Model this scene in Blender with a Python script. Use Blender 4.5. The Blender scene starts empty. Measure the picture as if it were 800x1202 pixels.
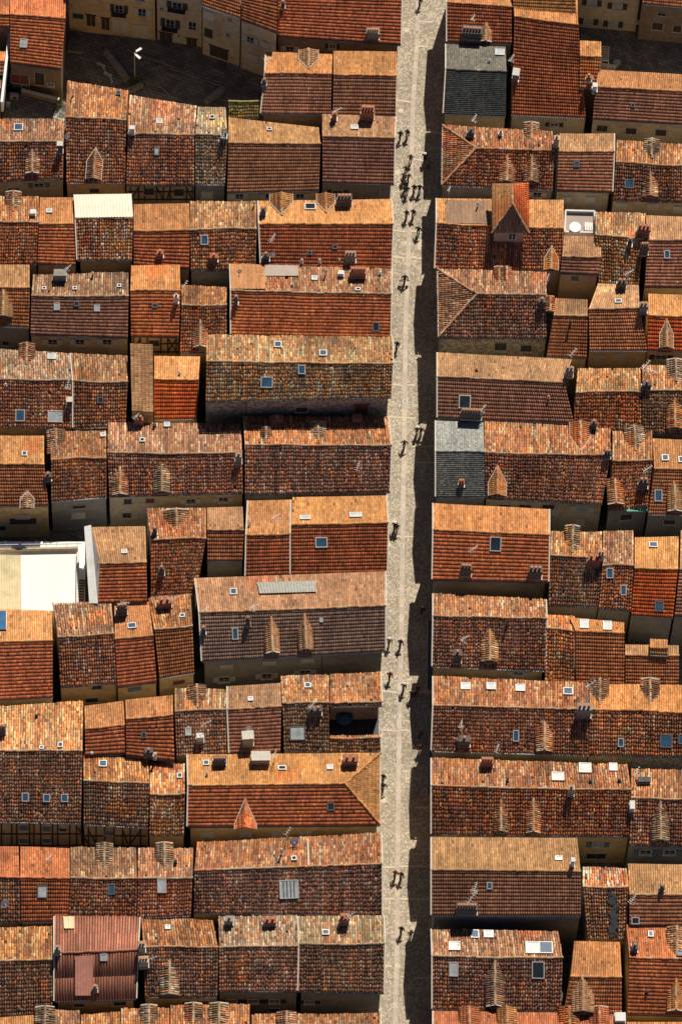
import bpy, bmesh, math, random
import numpy as np
from mathutils import Vector, Matrix
S = bpy.context.scene
COL = S.collection
R = math.radians

# ------------------------------------------------------------ camera
DIST, SC, TILT, ROLL = 650.0, 0.1, R(27), R(3)      # metres to the town, metres per photo pixel, tilt off straight down
W0, H0 = 800, 1202
cam_rot = Matrix.Rotation(TILT, 3, 'X') @ Matrix.Rotation(ROLL, 3, 'Z')
cam_pos = cam_rot @ Vector((0, 0, DIST))
cd = bpy.data.cameras.new('camera')
cam = bpy.data.objects.new('camera', cd)
COL.objects.link(cam)
cam.matrix_world = Matrix.Translation(cam_pos) @ cam_rot.to_4x4()
cd.sensor_fit = 'VERTICAL'
cd.sensor_height = 24
cd.lens = 12.0 / (H0 / 2 * SC / DIST)
cd.clip_start = 10
cd.clip_end = 3000
S.camera = cam

# ------------------------------------------------------------ light
SUN_EL, SUN_AZ = R(48), R(13)                       # sun stands up-picture, a little to the right
w = bpy.data.worlds.new('World'); S.world = w; w.use_nodes = True
nt = w.node_tree
sky = nt.nodes.new('ShaderNodeTexSky'); sky.sky_type = 'NISHITA'; sky.sun_disc = False
sky.altitude = 700; sky.air_density = 0.7; sky.dust_density = 0.1; sky.ozone_density = 2.0; sky.sun_elevation = SUN_EL; sky.sun_rotation = SUN_AZ
bg = nt.nodes['Background']; bg.inputs['Strength'].default_value = 0.05
nt.links.new(sky.outputs[0], bg.inputs[0])
sl = bpy.data.lights.new('sun', 'SUN'); sl.energy = 5.0; sl.angle = R(0.5); sl.color = (1.0, 0.93, 0.80)
sun = bpy.data.objects.new('sun', sl); COL.objects.link(sun)
to_sun = Vector((math.sin(SUN_AZ) * math.cos(SUN_EL), math.cos(SUN_AZ) * math.cos(SUN_EL), math.sin(SUN_EL)))
sun.rotation_euler = to_sun.to_track_quat('Z', 'Y').to_euler()
S.view_settings.view_transform = 'Standard'; S.view_settings.look = 'None'
S.view_settings.exposure = 0; S.view_settings.gamma = 1; S.view_settings.use_curve_mapping = False

# ------------------------------------------------------------ geometry of the view: survey points from the photograph
def ray(px, py):
    return cam_rot @ Vector(((px - W0 / 2) * SC / DIST, -(py - H0 / 2) * SC / DIST, -1.0))
def P(px, py, z=0.0):
    d = ray(px, py)
    return cam_pos + d * ((z - cam_pos.z) / d.z)
def hit(px, py, p0, n):
    d = ray(px, py)
    return cam_pos + d * ((p0 - cam_pos).dot(n) / d.dot(n))

# ------------------------------------------------------------ materials
MATS = {}
def nodes_of(name, rough=0.85):
    m = bpy.data.materials.new(name); m.use_nodes = True
    n = m.node_tree; b = n.nodes['Principled BSDF']
    b.inputs['Roughness'].default_value = rough
    MATS[name] = m
    return m, n, b
def N(n, typ, **kw):
    x = n.nodes.new(typ)
    for k, v in kw.items():
        if k.startswith('i_'):
            x.inputs[int(k[2:]) if k[2:].isdigit() else k[2:]].default_value = v
        else: setattr(x, k, v)
    return x
def noise(n, scale, detail=4, rough=.6, vec=None):
    t = N(n, 'ShaderNodeTexNoise'); t.inputs['Scale'].default_value = scale
    t.inputs['Detail'].default_value = detail; t.inputs['Roughness'].default_value = rough
    n.links.new(vec, t.inputs['Vector'])
    return t.outputs['Fac']
def rng_map(n, src, a, b, c, d):
    m = N(n, 'ShaderNodeMapRange'); n.links.new(src, m.inputs[0])
    for i, v in enumerate((a, b, c, d)): m.inputs[i + 1].default_value = v
    return m.outputs[0]
def mixc(n, mode, fac, a, b):
    m = N(n, 'ShaderNodeMix', data_type='RGBA', blend_type=mode)
    for sock, v in ((m.inputs[0], fac), (m.inputs[6], a), (m.inputs[7], b)):
        if hasattr(v, 'links'): n.links.new(v, sock)
        else: sock.default_value = v
    return m.outputs[2]
def pos_of(n): return N(n, 'ShaderNodeNewGeometry').outputs['Position']
def c4(c): return (c[0], c[1], c[2], 1)
def grey(n, src):
    c = N(n, 'ShaderNodeCombineColor')
    for i in range(3): n.links.new(src, c.inputs[i])
    return c.outputs[0]
def bump(n, b, src, dist, strength=.6):
    bp = N(n, 'ShaderNodeBump'); bp.inputs['Distance'].default_value = dist; bp.inputs['Strength'].default_value = strength
    n.links.new(src, bp.inputs['Height']); n.links.new(bp.outputs[0], b.inputs['Normal'])

def make_tile_mat(name, lichen, lo=.68, hi=1.3):
    m, n, b = nodes_of(name, .88)
    pos = pos_of(n)
    a = N(n, 'ShaderNodeAttribute', attribute_name='col')
    f = rng_map(n, noise(n, 4.2, 5, .7, pos), .3, .7, lo, hi)
    c = mixc(n, 'MULTIPLY', 1.0, a.outputs[0], grey(n, f))
    big = rng_map(n, noise(n, .33, 3, .6, pos), .38, .62, .86, 1.10)
    c = mixc(n, 'MULTIPLY', 1.0, c, grey(n, big))
    mp = N(n, 'ShaderNodeMapping'); mp.inputs['Scale'].default_value = (1, .16, .16); n.links.new(pos, mp.inputs['Vector'])
    sk_ = rng_map(n, noise(n, 1.7, 5, .7, mp.outputs[0]), .38, .62, .78, 1.14)
    c = mixc(n, 'MULTIPLY', 1.0, c, grey(n, sk_))
    lf = rng_map(n, noise(n, 7.0, 3, .7, pos), .60, .72, 0, lichen)
    c = mixc(n, 'MIX', lf, c, c4((.42, .36, .25)))
    df = rng_map(n, noise(n, 1.1, 6, .75, pos), .56, .70, 0, lichen)
    c = mixc(n, 'MIX', df, c, c4((.07, .05, .035)))
    n.links.new(c, b.inputs['Base Color'])
    bump(n, b, noise(n, 22, 2, .6, pos), .02)
    return m
TILE = make_tile_mat('terracotta', .26)
TILE_OLD = make_tile_mat('old_terracotta', .42, .52, 1.4)
def plain(name, col, var=.25, rough=.85, scale=2.0, stain=None, metal=0.0):
    m, n, b = nodes_of(name, rough)
    pos = pos_of(n)
    f = rng_map(n, noise(n, scale, 6, .65, pos), .3, .7, 1 - var, 1 + var)
    c = mixc(n, 'MULTIPLY', 1.0, c4(col), grey(n, f))
    if stain:
        s = rng_map(n, noise(n, scale * .35, 5, .7, pos), .5, .68, 0, .65)
        c = mixc(n, 'MIX', s, c, c4(stain))
    n.links.new(c, b.inputs['Base Color'])
    b.inputs['Metallic'].default_value = metal
    bump(n, b, noise(n, scale * 6, 3, .6, pos), .015)
    return m
WALLS = {
 'beige': plain('beige_render', (.50, .40, .27), .22, .9, 1.2, (.28, .2, .13)),
 'ochre': plain('ochre_render', (.62, .43, .21), .2, .9, 1.2, (.28, .18, .09)),
 'grey': plain('grey_render', (.26, .24, .215), .22, .9, 1.2, (.18, .16, .14)),
 'stone': plain('rubble_stone', (.34, .30, .23), .5, .95, 5.0, (.2, .17, .13)),
 'pink': plain('pink_render', (.55, .40, .32), .15, .9, 1.2, (.4, .3, .25)),
 'white': plain('white_render', (.74, .72, .68), .08, .9, 1.2, (.6, .56, .5)),
 'brown': plain('brown_render', (.26, .17, .11), .3, .9, 1.5, (.14, .1, .07)),
}
# rubble stone wants stones
m = WALLS['stone']; n = m.node_tree; b = n.nodes['Principled BSDF']
vo = N(n, 'ShaderNodeTexVoronoi'); vo.inputs['Scale'].default_value = 3.2; n.links.new(pos_of(n), vo.inputs['Vector'])
hs = N(n, 'ShaderNodeSeparateColor'); n.links.new(vo.outputs['Color'], hs.inputs[0])
n.links.new(mixc(n, 'MULTIPLY', 1.0, c4((.36, .31, .24)), grey(n, rng_map(n, hs.outputs[0], 0, 1, .5, 1.5))), b.inputs['Base Color'])

ROOFGLASS = plain('dusty_wired_glass', (.30, .29, .25), .3, .5, 3)
WOOD = plain('weathered_wood', (.055, .038, .028), .3, .8)
WOOD_PALE = plain('pale_shutter_paint', (.55, .50, .42), .1, .7)
WOOD_DARK = plain('dark_shutter_paint', (.05, .045, .04), .2, .6)
SH_BLUE = plain('blue_grey_shutter_paint', (.14, .19, .24), .15, .6)
SH_RED = plain('dark_red_shutter_paint', (.22, .05, .03), .15, .6)
SH = {'p': WOOD_PALE, 'd': WOOD_DARK, 'b': SH_BLUE, 'r': SH_RED, 'w': WOOD}
DSTONE = plain('dark_old_stone', (.26, .22, .18), .35, .95, 3, (.08,.07,.06))
MORTAR = plain('pale_lime_mortar', (.62, .56, .47), .2, .9, 4)
ZINC = plain('zinc_sheet', (.42, .43, .44), .12, .5, 3, None, .4)
LEAD = plain('dark_lead_sheet', (.10, .11, .125), .25, .6, 3)
METAL_PALE = plain('galvanised_metal', (.50, .50, .48), .08, .5, 3, None, .2)
BLACKM = plain('black_metal', (.03, .03, .032), .2, .5)
WHITEP = plain('white_painted_metal', (.8, .8, .78), .04, .5)
BRICK = plain('red_brick_render', (.36, .13, .07), .3, .9, 4)
CHS = {'brick': BRICK, 'grey': plain('chimney_grey_render', (.30, .27, .23), .25, .9, 2, (.1, .09, .08)),
       'beige': WALLS['beige'], 'dark': plain('sooty_render', (.12, .10, .09), .3, .9, 2), 'white': WALLS['white']}
POT = plain('chimney_pot_clay', (.50, .22, .11), .2, .85, 5)
CREAM = plain('cream_flat_roof_coating', (.90, .88, .83), .04, .8, .8, (.84, .81, .74))
CREAMTILE = plain('cream_corrugated_sheet', (.78, .70, .56), .08, .7, 2, (.66, .55, .4))
REDMETAL = plain('red_corrugated_sheet', (.44, .18, .13), .2, .6, 1.2, (.30, .13, .09))
YELL = plain('yellowed_corrugated_sheet', (.72, .6, .36), .12, .7, 1.5, (.5, .4, .2))
DULLSHEET = plain('dull_pinkish_sheet', (.42, .33, .28), .1, .8, 1.5)
SHADE_FLOOR = plain('shade_black_floor', (.018, .02, .026), .3, .55, 2)  # near-black colour paints the sunken terrace's shadow into its floor
GREENM = plain('green_painted_metal', (.08, .33, .22), .15, .6)
AWN = plain('blue_grey_awning_cloth', (.05, .075, .11), .1, .8)
def glass(name, col, rough=.12):
    m, n, b = nodes_of(name, rough)
    pos = pos_of(n)
    f = rng_map(n, noise(n, 1.5, 2, .5, pos), .3, .7, .75, 1.25)
    n.links.new(mixc(n, 'MULTIPLY', 1.0, c4(col), grey(n, f)), b.inputs['Base Color'])
    b.inputs['Specular IOR Level'].default_value = .8
    return m
GL_DARK = glass('dark_glass', (.02, .025, .03))
GL_BLUE = glass('bluish_glass', (.035, .075, .13), .2)
GL_PALE = glass('pale_glass', (.36, .38, .38), .35)  # pale tone set in the glass colour itself
GLS = {'d': GL_DARK, 'b': GL_BLUE, 'w': GL_PALE}
SOLAR = glass('solar_cell_glass', (.03, .12, .25), .2)

def cobble():
    m, n, b = nodes_of('cobblestone_paving', .85)
    pos = pos_of(n)
    v = N(n, 'ShaderNodeTexVoronoi'); v.inputs['Scale'].default_value = 4.6; n.links.new(pos, v.inputs['Vector'])
    s = N(n, 'ShaderNodeSeparateColor'); n.links.new(v.outputs['Color'], s.inputs[0])
    f = rng_map(n, s.outputs[0], 0, 1, .66, 1.28)
    c = mixc(n, 'MULTIPLY', 1.0, c4((.52, .44, .335)), grey(n, f))
    sp = rng_map(n, s.outputs[1], .88, .93, 0, .6)
    c = mixc(n, 'MIX', sp, c, c4((.72, .65, .52)))
    ed = rng_map(n, v.outputs['Distance'], .38, .62, 0, .5)
    c = mixc(n, 'MIX', ed, c, c4((.22, .17, .12)))
    bg_ = rng_map(n, noise(n, .25, 5, .65, pos), .35, .65, .80, 1.14)
    c = mixc(n, 'MULTIPLY', 1.0, c, grey(n, bg_))
    st = rng_map(n, noise(n, 1.3, 6, .7, pos), .60, .72, 0, .4)
    c = mixc(n, 'MIX', st, c, c4((.25, .20, .15)))
    n.links.new(c, b.inputs['Base Color'])
    bump(n, b, v.outputs['Distance'], -.03, .5)
    return m
COB = cobble()
def slabm():
    m, n, b = nodes_of('pinkish_stone_slab', .8)
    pos = pos_of(n); oi = N(n, 'ShaderNodeObjectInfo')
    f = rng_map(n, oi.outputs['Random'], 0, 1, .88, 1.12)
    c = mixc(n, 'MULTIPLY', 1.0, c4((.56, .46, .37)), grey(n, f))
    c = mixc(n, 'MULTIPLY', 1.0, c, grey(n, rng_map(n, noise(n, 2, 5, .7, pos), .3, .7, .82, 1.15)))
    n.links.new(c, b.inputs['Base Color'])
    return m
SLAB = slabm()
BAND = plain('pale_limestone', (.66, .57, .43), .15, .8, 3)
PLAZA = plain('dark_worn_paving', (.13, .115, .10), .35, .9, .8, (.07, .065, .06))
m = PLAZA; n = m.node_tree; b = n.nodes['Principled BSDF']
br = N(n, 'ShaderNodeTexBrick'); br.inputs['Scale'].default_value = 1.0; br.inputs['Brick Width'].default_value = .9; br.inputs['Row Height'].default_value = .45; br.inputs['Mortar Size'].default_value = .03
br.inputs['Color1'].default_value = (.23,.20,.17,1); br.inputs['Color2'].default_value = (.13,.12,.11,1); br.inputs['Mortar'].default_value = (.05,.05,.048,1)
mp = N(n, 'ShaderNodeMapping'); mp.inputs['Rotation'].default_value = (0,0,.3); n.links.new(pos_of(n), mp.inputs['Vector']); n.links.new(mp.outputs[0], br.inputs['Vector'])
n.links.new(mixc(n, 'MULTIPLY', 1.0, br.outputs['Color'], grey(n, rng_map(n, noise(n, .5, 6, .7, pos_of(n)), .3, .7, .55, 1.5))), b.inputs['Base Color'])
SKIN = plain('skin', (.45, .27, .19), .05, .6)
HAIR = plain('dark_hair', (.035, .025, .02), .2, .6)
FABR = {}
def fabric(name, col):
    if name not in FABR: FABR[name] = plain(name + '_cloth', col, .1, .9, 4)
    return FABR[name]
LEAF = plain('moss_and_leaves', (.07, .10, .03), .4, .9, 5)

# ------------------------------------------------------------ object helpers
def link(name, me, parent=None, mat=None, kind=None):
    o = bpy.data.objects.new(name, me); COL.objects.link(o)
    if parent is not None: o.parent = parent
    if mat is not None and len(me.materials) == 0: me.materials.append(mat)
    if kind: o['kind'] = kind
    return o
USED = {}
def tag(o, label, cat, group=None):
    assert label not in USED or group, label
    nw = len(label.split()); assert 4 <= nw <= 16, (nw, label)
    USED[label] = 1
    o['label'] = label; o['category'] = cat
    if group: o['group'] = group
def empty(name, loc):
    o = bpy.data.objects.new(name, None); o.location = loc; COL.objects.link(o); o.empty_display_size = .3
    return o
class MB:
    """collects shapes in world space, links them as one mesh relative to its parent's location"""
    def __init__(s): s.v = []; s.f = []; s.sm = False
    def poly(s, pts): 
        i = len(s.v); s.v += [tuple(p) for p in pts]; s.f.append(tuple(range(i, i + len(pts))))
    def hexa(s, a, b):
        """a, b: two loops of 4 points (bottom, top)"""
        i = len(s.v); s.v += [tuple(p) for p in a] + [tuple(p) for p in b]
        s.f += [(i+3,i+2,i+1,i), (i+4,i+5,i+6,i+7)] + [(i+k, i+(k+1)%4, i+4+(k+1)%4, i+4+k) for k in range(4)]
    def box(s, c, X, Y, Z):
        """centre and three half-extent vectors"""
        c = Vector(c)
        a = [c-X-Y-Z, c+X-Y-Z, c+X+Y-Z, c-X+Y-Z]; b = [p + 2*Z for p in a]
        s.hexa(a, b)
    def bar(s, p, q, r, up=Vector((0,0,1))):
        p, q = Vector(p), Vector(q); d = (q-p); 
        x = d.cross(up); 
        if x.length < 1e-5: x = d.cross(Vector((1,0,0)))
        x = x.normalized()*r; y = x.cross(d).normalized()*r
        s.hexa([p-x-y, p+x-y, p+x+y, p-x+y], [q-x-y, q+x-y, q+x+y, q-x+y])
    def cyl(s, p, q, r0, r1=None, n=8, cap=True):
        p, q = Vector(p), Vector(q); r1 = r0 if r1 is None else r1
        d = (q-p).normalized(); x = d.cross(Vector((.3,.9,.1))).normalized(); y = d.cross(x)
        i = len(s.v)
        for (c, r) in ((p, r0), (q, r1)):
            for k in range(n):
                a = 2*math.pi*k/n; s.v.append(tuple(c + x*math.cos(a)*r + y*math.sin(a)*r))
        for k in range(n): s.f.append((i+k, i+(k+1)%n, i+n+(k+1)%n, i+n+k))
        if cap: s.f.append(tuple(range(i+n, i+2*n))); s.f.append(tuple(range(i+n-1, i-1, -1)))
    def build(s, name, mat, parent=None, kind=None, smooth=False):
        off = Vector((0,0,0)); q = parent
        while q is not None: off += q.location; q = q.parent
        me = bpy.data.meshes.new(name)
        me.from_pydata([(x-off.x, y-off.y, z-off.z) for x, y, z in s.v], [], s.f)
        bm = bmesh.new(); bm.from_mesh(me); bmesh.ops.recalc_face_normals(bm, faces=bm.faces[:]); bm.to_mesh(me); bm.free()
        if smooth: me.polygons.foreach_set('use_smooth', [True]*len(me.polygons))
        return link(name, me, parent, mat, kind)

# ------------------------------------------------------------ roof tiles
PAL = {  # base colours of the tiles (linear), weights
 'fo': (('f',), [(0.558,0.232,0.079,6.0),(0.504,0.200,0.065,3.0),(0.594,0.272,0.108,2.0)]),
 'ft': (('f',), [(0.465,0.237,0.108,6.0),(0.409,0.202,0.092,3.0),(0.521,0.284,0.136,2.0)]),
 'fb': (('f',), [(0.634,0.290,0.096,6.0),(0.576,0.255,0.080,3.0),(0.672,0.334,0.128,1.0)]),
 'fr': (('f',), [(0.582,0.176,0.064,6.0),(0.524,0.150,0.060,3.0),(0.621,0.220,0.085,2.0)]),
 'cw': (('c',), [(0.552,0.216,0.070,5.0),(0.460,0.160,0.056,4.0),(0.570,0.312,0.141,2.4),(0.313,0.136,0.070,2.2),(0.607,0.400,0.222,1.1)]),
 'cm': (('c',), [(0.465,0.218,0.098,4.0),(0.381,0.168,0.082,4.0),(0.521,0.294,0.148,2.2),(0.270,0.143,0.082,2.5),(0.558,0.386,0.234,1.3)]),
 'cd': (('c',), [(0.529,0.205,0.105,5.0),(0.369,0.158,0.095,3.6),(0.690,0.226,0.082,3.2),(0.677,0.399,0.228,1.6),(0.780,0.235,0.064,1.3)]),
 'ck': (('c',), [(0.414,0.197,0.117,5.0),(0.305,0.159,0.103,3.5),(0.549,0.213,0.107,2.8),(0.596,0.383,0.239,1.5),(0.780,0.244,0.078,0.9)]),
 'cr': (('c',), [(0.721,0.208,0.065,5.0),(0.572,0.177,0.070,4.0),(0.371,0.156,0.090,2.4),(0.742,0.312,0.110,2.0),(0.594,0.426,0.260,0.6)]),
 'cg': (('c',), [(.42,.285,.175,5),(.33,.205,.12,4),(.24,.15,.09,3),(.50,.38,.25,2),(.46,.19,.08,1.6)]),
 'cp': (('c',), [(.70,.23,.06,4.5),(.74,.56,.36,2.6),(.46,.16,.07,3),(.68,.34,.12,3)]),
 'mr': (('m',), [(0.616,0.157,0.055,6.0),(0.528,0.138,0.051,4.0),(0.682,0.199,0.070,3.0),(0.396,0.123,0.062,1.0)]),
 'mR': (('m',), [(0.740,0.184,0.041,6.0),(0.690,0.161,0.036,4.0),(0.760,0.230,0.054,2.0)]),
 'mo': (('m',), [(0.645,0.209,0.073,6.0),(0.562,0.181,0.066,4.0),(0.686,0.260,0.095,3.0),(0.437,0.158,0.073,1.0)]),
 'mb': (('m',), [(0.508,0.206,0.116,6.0),(0.448,0.183,0.101,4.0),(0.569,0.237,0.131,3.0)]),
 'mt': (('m',), [(0.410,0.237,0.146,6.0),(0.353,0.209,0.130,4.0),(0.479,0.275,0.167,2.0)]),
 'hr': (('h',), [(0.719,0.184,0.062,6.0),(0.606,0.155,0.055,4.0),(0.780,0.242,0.079,3.0),(0.472,0.136,0.062,1.0)]),
 'ho': (('h',), [(.66,.26,.09,6),(.58,.22,.08,4),(.70,.33,.14,2)]),
 'hb': (('h',), [(0.530,0.195,0.099,6.0),(0.445,0.171,0.090,4.0),(0.604,0.237,0.126,2.0)]),
 'sd': (('s',), [(.085,.085,.08,6),(.065,.068,.066,4),(.12,.115,.10,1)]),
 'sb': (('s',), [(0.158,0.141,0.118,6.0),(0.137,0.122,0.103,4.0),(0.194,0.170,0.137,2.0)]),
 'sl': (('s',), [(.36,.345,.30,6),(.31,.30,.265,4),(.43,.41,.36,2)]),
 'sm': (('s',), [(.23,.215,.185,6),(.18,.17,.15,4),(.29,.27,.22,2)]),
 'mv': (('f',), [(.80,.15,.028,6),(.78,.125,.024,4),(.80,.20,.04,2)]),
 'gy': (('c',), [(.42,.36,.10,5),(.34,.30,.09,4),(.46,.28,.12,2)]),
}
# kind: pitch, row length, profile (across, height), lip, jitter, sag
TK = {
 'c': (.27, .44, ((.08,.0),(.25,.062),(.62,.070),(.89,.0)), .026, .05, .05),
 'f': (.25, .45, ((.07,.0),(.22,.055),(.46,.045),(.95,.0)), .018, .008, .02),
 'm': (.26, .43, ((.16,.0),(.26,.040),(.52,.035),(.96,.008)), .034, .008, .015),
 'h': (.26, .42, ((.03,.022),(.22,.042),(.55,.036),(.985,.022)), .046, .010, .015),
 's': (.26, .24, ((.04,.012),(.96,.012)), .022, .02, .02),
}
def tile_mesh(slopes, seed, bend=None):
    """slopes: list of (A, B, C, D, palette, mask) with A-B along the top and C-D along the eave. returns (verts, faces, colours)"""
    V, F, CC, nv = [], [], [], 0
    g = np.random.default_rng(seed)
    house_t = (1 + g.normal(0, .09)) * np.array([1 + g.normal(0,.025), 1 + g.normal(0,.016), 1 + g.normal(0,.06)])
    for (A, B, C, D, pal, mask, over) in slopes:
        (kind,), cols = PAL[pal]
        pitch, row, prof, lip, jit, sag = TK[kind]
        A, B, C, D = [np.array(q, float) for q in (A, B, C, D)]
        nrm = np.cross(B - A, C - A); nrm /= np.linalg.norm(nrm)
        if nrm[2] < 0: nrm = -nrm
        Wd = (np.linalg.norm(B-A) + np.linalg.norm(D-C)) / 2; Ln = (np.linalg.norm(C-A) + np.linalg.norm(D-B)) / 2
        if Wd < .2 or Ln < .2: continue
        nc = max(2, round(Wd / pitch)); nr = max(2, round(Ln / row))
        I, J = np.meshgrid(np.arange(nc), np.arange(nr), indexing='ij'); I = I.ravel().astype(float); J = J.ravel().astype(float)
        keep = np.ones(len(I), bool) if mask is None else mask((I+.5)/nc, (J+.5)/nr)
        if kind == 'c': keep &= g.random(len(I)) > .004
        I = I[keep]; J = J[keep]; n = len(I)
        if n == 0: continue
        K = len(prof)
        u = np.array([p_[0] for p_ in prof]); hh = np.array([p_[1] for p_ in prof])
        js = g.normal(0, jit, n) * .9; jr = g.normal(0, jit, n); jl = np.abs(g.normal(0, jit * .45, n))
        rot = g.normal(0, jit * .8, n)
        if kind == 'c':
            slip = g.random(n) < .02
            js[slip] += g.normal(0, .16, slip.sum()); jr[slip] += g.uniform(0, .5, slip.sum()); rot[slip] += g.normal(0, .22, slip.sum()); jl[slip] += .02
        colw = g.normal(0, jit*.5, nc)[I.astype(int)]
        rowoff = g.normal(0, jit*1.2, nc)[I.astype(int)]
        def pt(s, t, h):
            s_ = s[..., None]; t_ = t[..., None]
            q = A*(1-s_)*(1-t_) + B*s_*(1-t_) + C*(1-s_)*t_ + D*s_*t_
            hh_ = h + sag * (np.sin(s*ph[0]*Wd*.5 + ph[1]) * np.cos(t*ph[2]*Ln*.45 + ph[3]) - .5)
            q = q + nrm * hh_[..., None]
            if bend is not None:
                pv, fa, fb = bend
                q = q + pv * (fa(s) * (1 - np.clip(t, 0, 1)) ** 1.3)[..., None] + np.array([0, 0, 1.0]) * (fb(s) * (1 - .45*np.clip(t, 0, 1)))[..., None]
            return q
        ph = g.uniform(.6, 2.2, 4) * np.array([1, 3, 1, 3])
        taper = .06 if kind == 'c' else 0
        cu = u.mean()
        S0 = (I[:, None] + .5 + (u[None]-.5 - (u[None]-cu)*taper*2) + (js+colw)[:, None]) / nc
        S1 = (I[:, None] + .5 + (u[None]-.5 + (u[None]-cu)*taper) + (js+colw+rot)[:, None]) / nc
        ov = .10 if kind in 'c' else .05
        T0 = np.repeat(((J + rowoff + jr*.5 - ov*0) / nr)[:, None], K, 1)
        T1 = np.repeat(((J + 1 + rowoff + jr + ov) / nr)[:, None], K, 1)
        T0 = np.clip(T0, -.01, 1)
        T1 = np.clip(T1, 0, 1 + over/Ln)
        H0_ = hh[None]*.86 + jl[:, None]*.3
        H1_ = hh[None] + lip + jl[:, None]
        v0 = pt(S0, T0, H0_); v1 = pt(S1, T1, H1_)
        v2 = pt(S1[:, [0, -1]], T1[:, [0, -1]], np.full((n, 2), -.03))
        per = 2*K + 2
        vv = np.concatenate([v0, v1, v2], 1).reshape(-1, 3)
        base = (np.arange(n) * per + nv)[:, None]
        fs = []
        for k in range(K-1): fs.append(np.stack([base[:,0]+k, base[:,0]+K+k, base[:,0]+K+k+1, base[:,0]+k+1], 1))
        quads = np.concatenate(fs, 0)
        F4 = quads
        # lip: polygon closed with the two foot points; K>2 -> fan of quads avoided by one ngon split into quads
        lipf = []
        b0 = base[:, 0]
        for k in range(K-1):
            lo_a = b0 + 2*K if k < (K-1)/2 else b0 + 2*K + 1
            lipf.append(np.stack([b0+K+k, lo_a, lo_a, b0+K+k+1], 1))
        mid = (K-1)//2
        lipf3 = np.concatenate(lipf, 0)
        tri = lipf3[:, [0, 1, 3]]
        m_ = K-1; mk = math.ceil((K-1)/2)
        tri2 = np.stack([b0+K+mk, b0+2*K, b0+2*K+1], 1)
        w_ = np.array([c[3] for c in cols], float); w_ /= w_.sum()
        ci = g.choice(len(cols), n, p=w_)
        if kind == 'c':
            st = g.random(n) < .38; same = np.concatenate([[False], I[1:] == I[:-1]])
            for q_ in np.nonzero(st & same)[0]: ci[q_] = ci[q_-1]
        cc = np.array([c[:3] for c in cols])[ci] * np.clip(g.normal(1, .20 if kind == 'c' else .11, n), .5, 1.55)[:, None] * house_t
        sx_, tx_ = (I + .5)/nc, (J + .5)/nr
        if kind != 's':
            fld = np.zeros(n)
            for _ in range(int(3 + Wd*Ln/14)):
                cs, ct, rr = g.random(), g.random(), g.uniform(.6, 2.2)
                dd = ((sx_-cs)*Wd/rr)**2 + ((tx_-ct)*Ln/(rr*g.uniform(.8, 2.2)))**2
                fld += g.normal(0, .17 if kind == 'c' else .08) * np.exp(-dd)
            cc = cc * np.clip(1 + fld, .55, 1.35)[:, None]
            if kind == 'c' or g.random() < .25:
                for _ in range(g.integers(0, 3)):
                    cs, ct = g.random(2); ws, ht_ = g.uniform(.5, 1.6)/Wd, g.uniform(.4, 1.5)/Ln
                    ins_ = (abs(sx_-cs+g.normal(0,.008,n)) < ws) & (abs(tx_-ct+g.normal(0,.015,n)) < ht_)
                    tint = np.array([[1.35,.95,.62],[.72,.74,.8],[1.2,1.25,1.25],[1.15,.85,.75]])[g.integers(0, 4)]
                    cc[ins_] = np.clip(cc[ins_] * tint, 0, .75)
            drk = g.random(n) < (.03 if kind == 'c' else .012)
            cc[drk] *= .5
        # neighbouring columns share a tone now and then
        cc *= (1 + g.normal(0, .12 if kind == 'c' else .04, nc)).clip(.6, 1.4)[I.astype(int)][:, None]
        V.append(vv)
        F.append((F4, np.concatenate([tri, tri2], 0)))
        CC.append((np.tile(cc, (K-1, 1)), np.concatenate([np.tile(cc*.9, (K-1, 1)), cc*.9], 0)))
        nv += len(vv)
    return V, F, CC, nv
def tile_object(name, slopes, seed, parent, mat=None, bend=None):
    V, F, CC, nv = tile_mesh(slopes, seed, bend)
    if not V: return None
    V = np.concatenate(V, 0)
    Q = np.concatenate([f[0] for f in F], 0); T = np.concatenate([f[1] for f in F], 0)
    C = np.concatenate([np.concatenate([c[0] for c in CC], 0), np.concatenate([c[1] for c in CC], 0)], 0)
    off = Vector((0,0,0)); q = parent
    while q is not None: off += q.location; q = q.parent
    V = V - np.array(off)
    me = bpy.data.meshes.new(name)
    me.vertices.add(len(V)); me.vertices.foreach_set('co', V.astype(np.float32).ravel())
    nl = Q.size + T.size
    me.loops.add(nl); me.loops.foreach_set('vertex_index', np.concatenate([Q.ravel(), T.ravel()]).astype(np.int32))
    me.polygons.add(len(Q) + len(T))
    ls = np.concatenate([np.arange(len(Q))*4, len(Q)*4 + np.arange(len(T))*3]).astype(np.int32)
    me.polygons.foreach_set('loop_start', ls)
    me.update(calc_edges=True); me.validate()
    at = me.attributes.new('col', 'FLOAT_COLOR', 'FACE')
    c4_ = np.ones((len(me.polygons), 4), np.float32)
    if len(C) == len(me.polygons): c4_[:, :3] = C
    else: c4_[:, :3] = C[:len(me.polygons)] if len(C) > len(me.polygons) else C.mean(0)
    at.data.foreach_set('color', c4_.ravel())
    if mat is None: mat = TILE_OLD if slopes[0][4][0] == 'c' or slopes[-1][4][0] == 'c' else TILE
    return link(name, me, parent, mat, 'stuff')
def colour_mesh(o, col):
    me = o.data; at = me.attributes.new('col', 'FLOAT_COLOR', 'FACE')
    at.data.foreach_set('color', np.tile(np.array([*col, 1], np.float32), len(me.polygons)))
def pal_mean(pal):
    c = PAL[pal][1]; w_ = sum(x[3] for x in c)
    return [sum(x[i]*x[3] for x in c)/w_ for i in range(3)]

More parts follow.
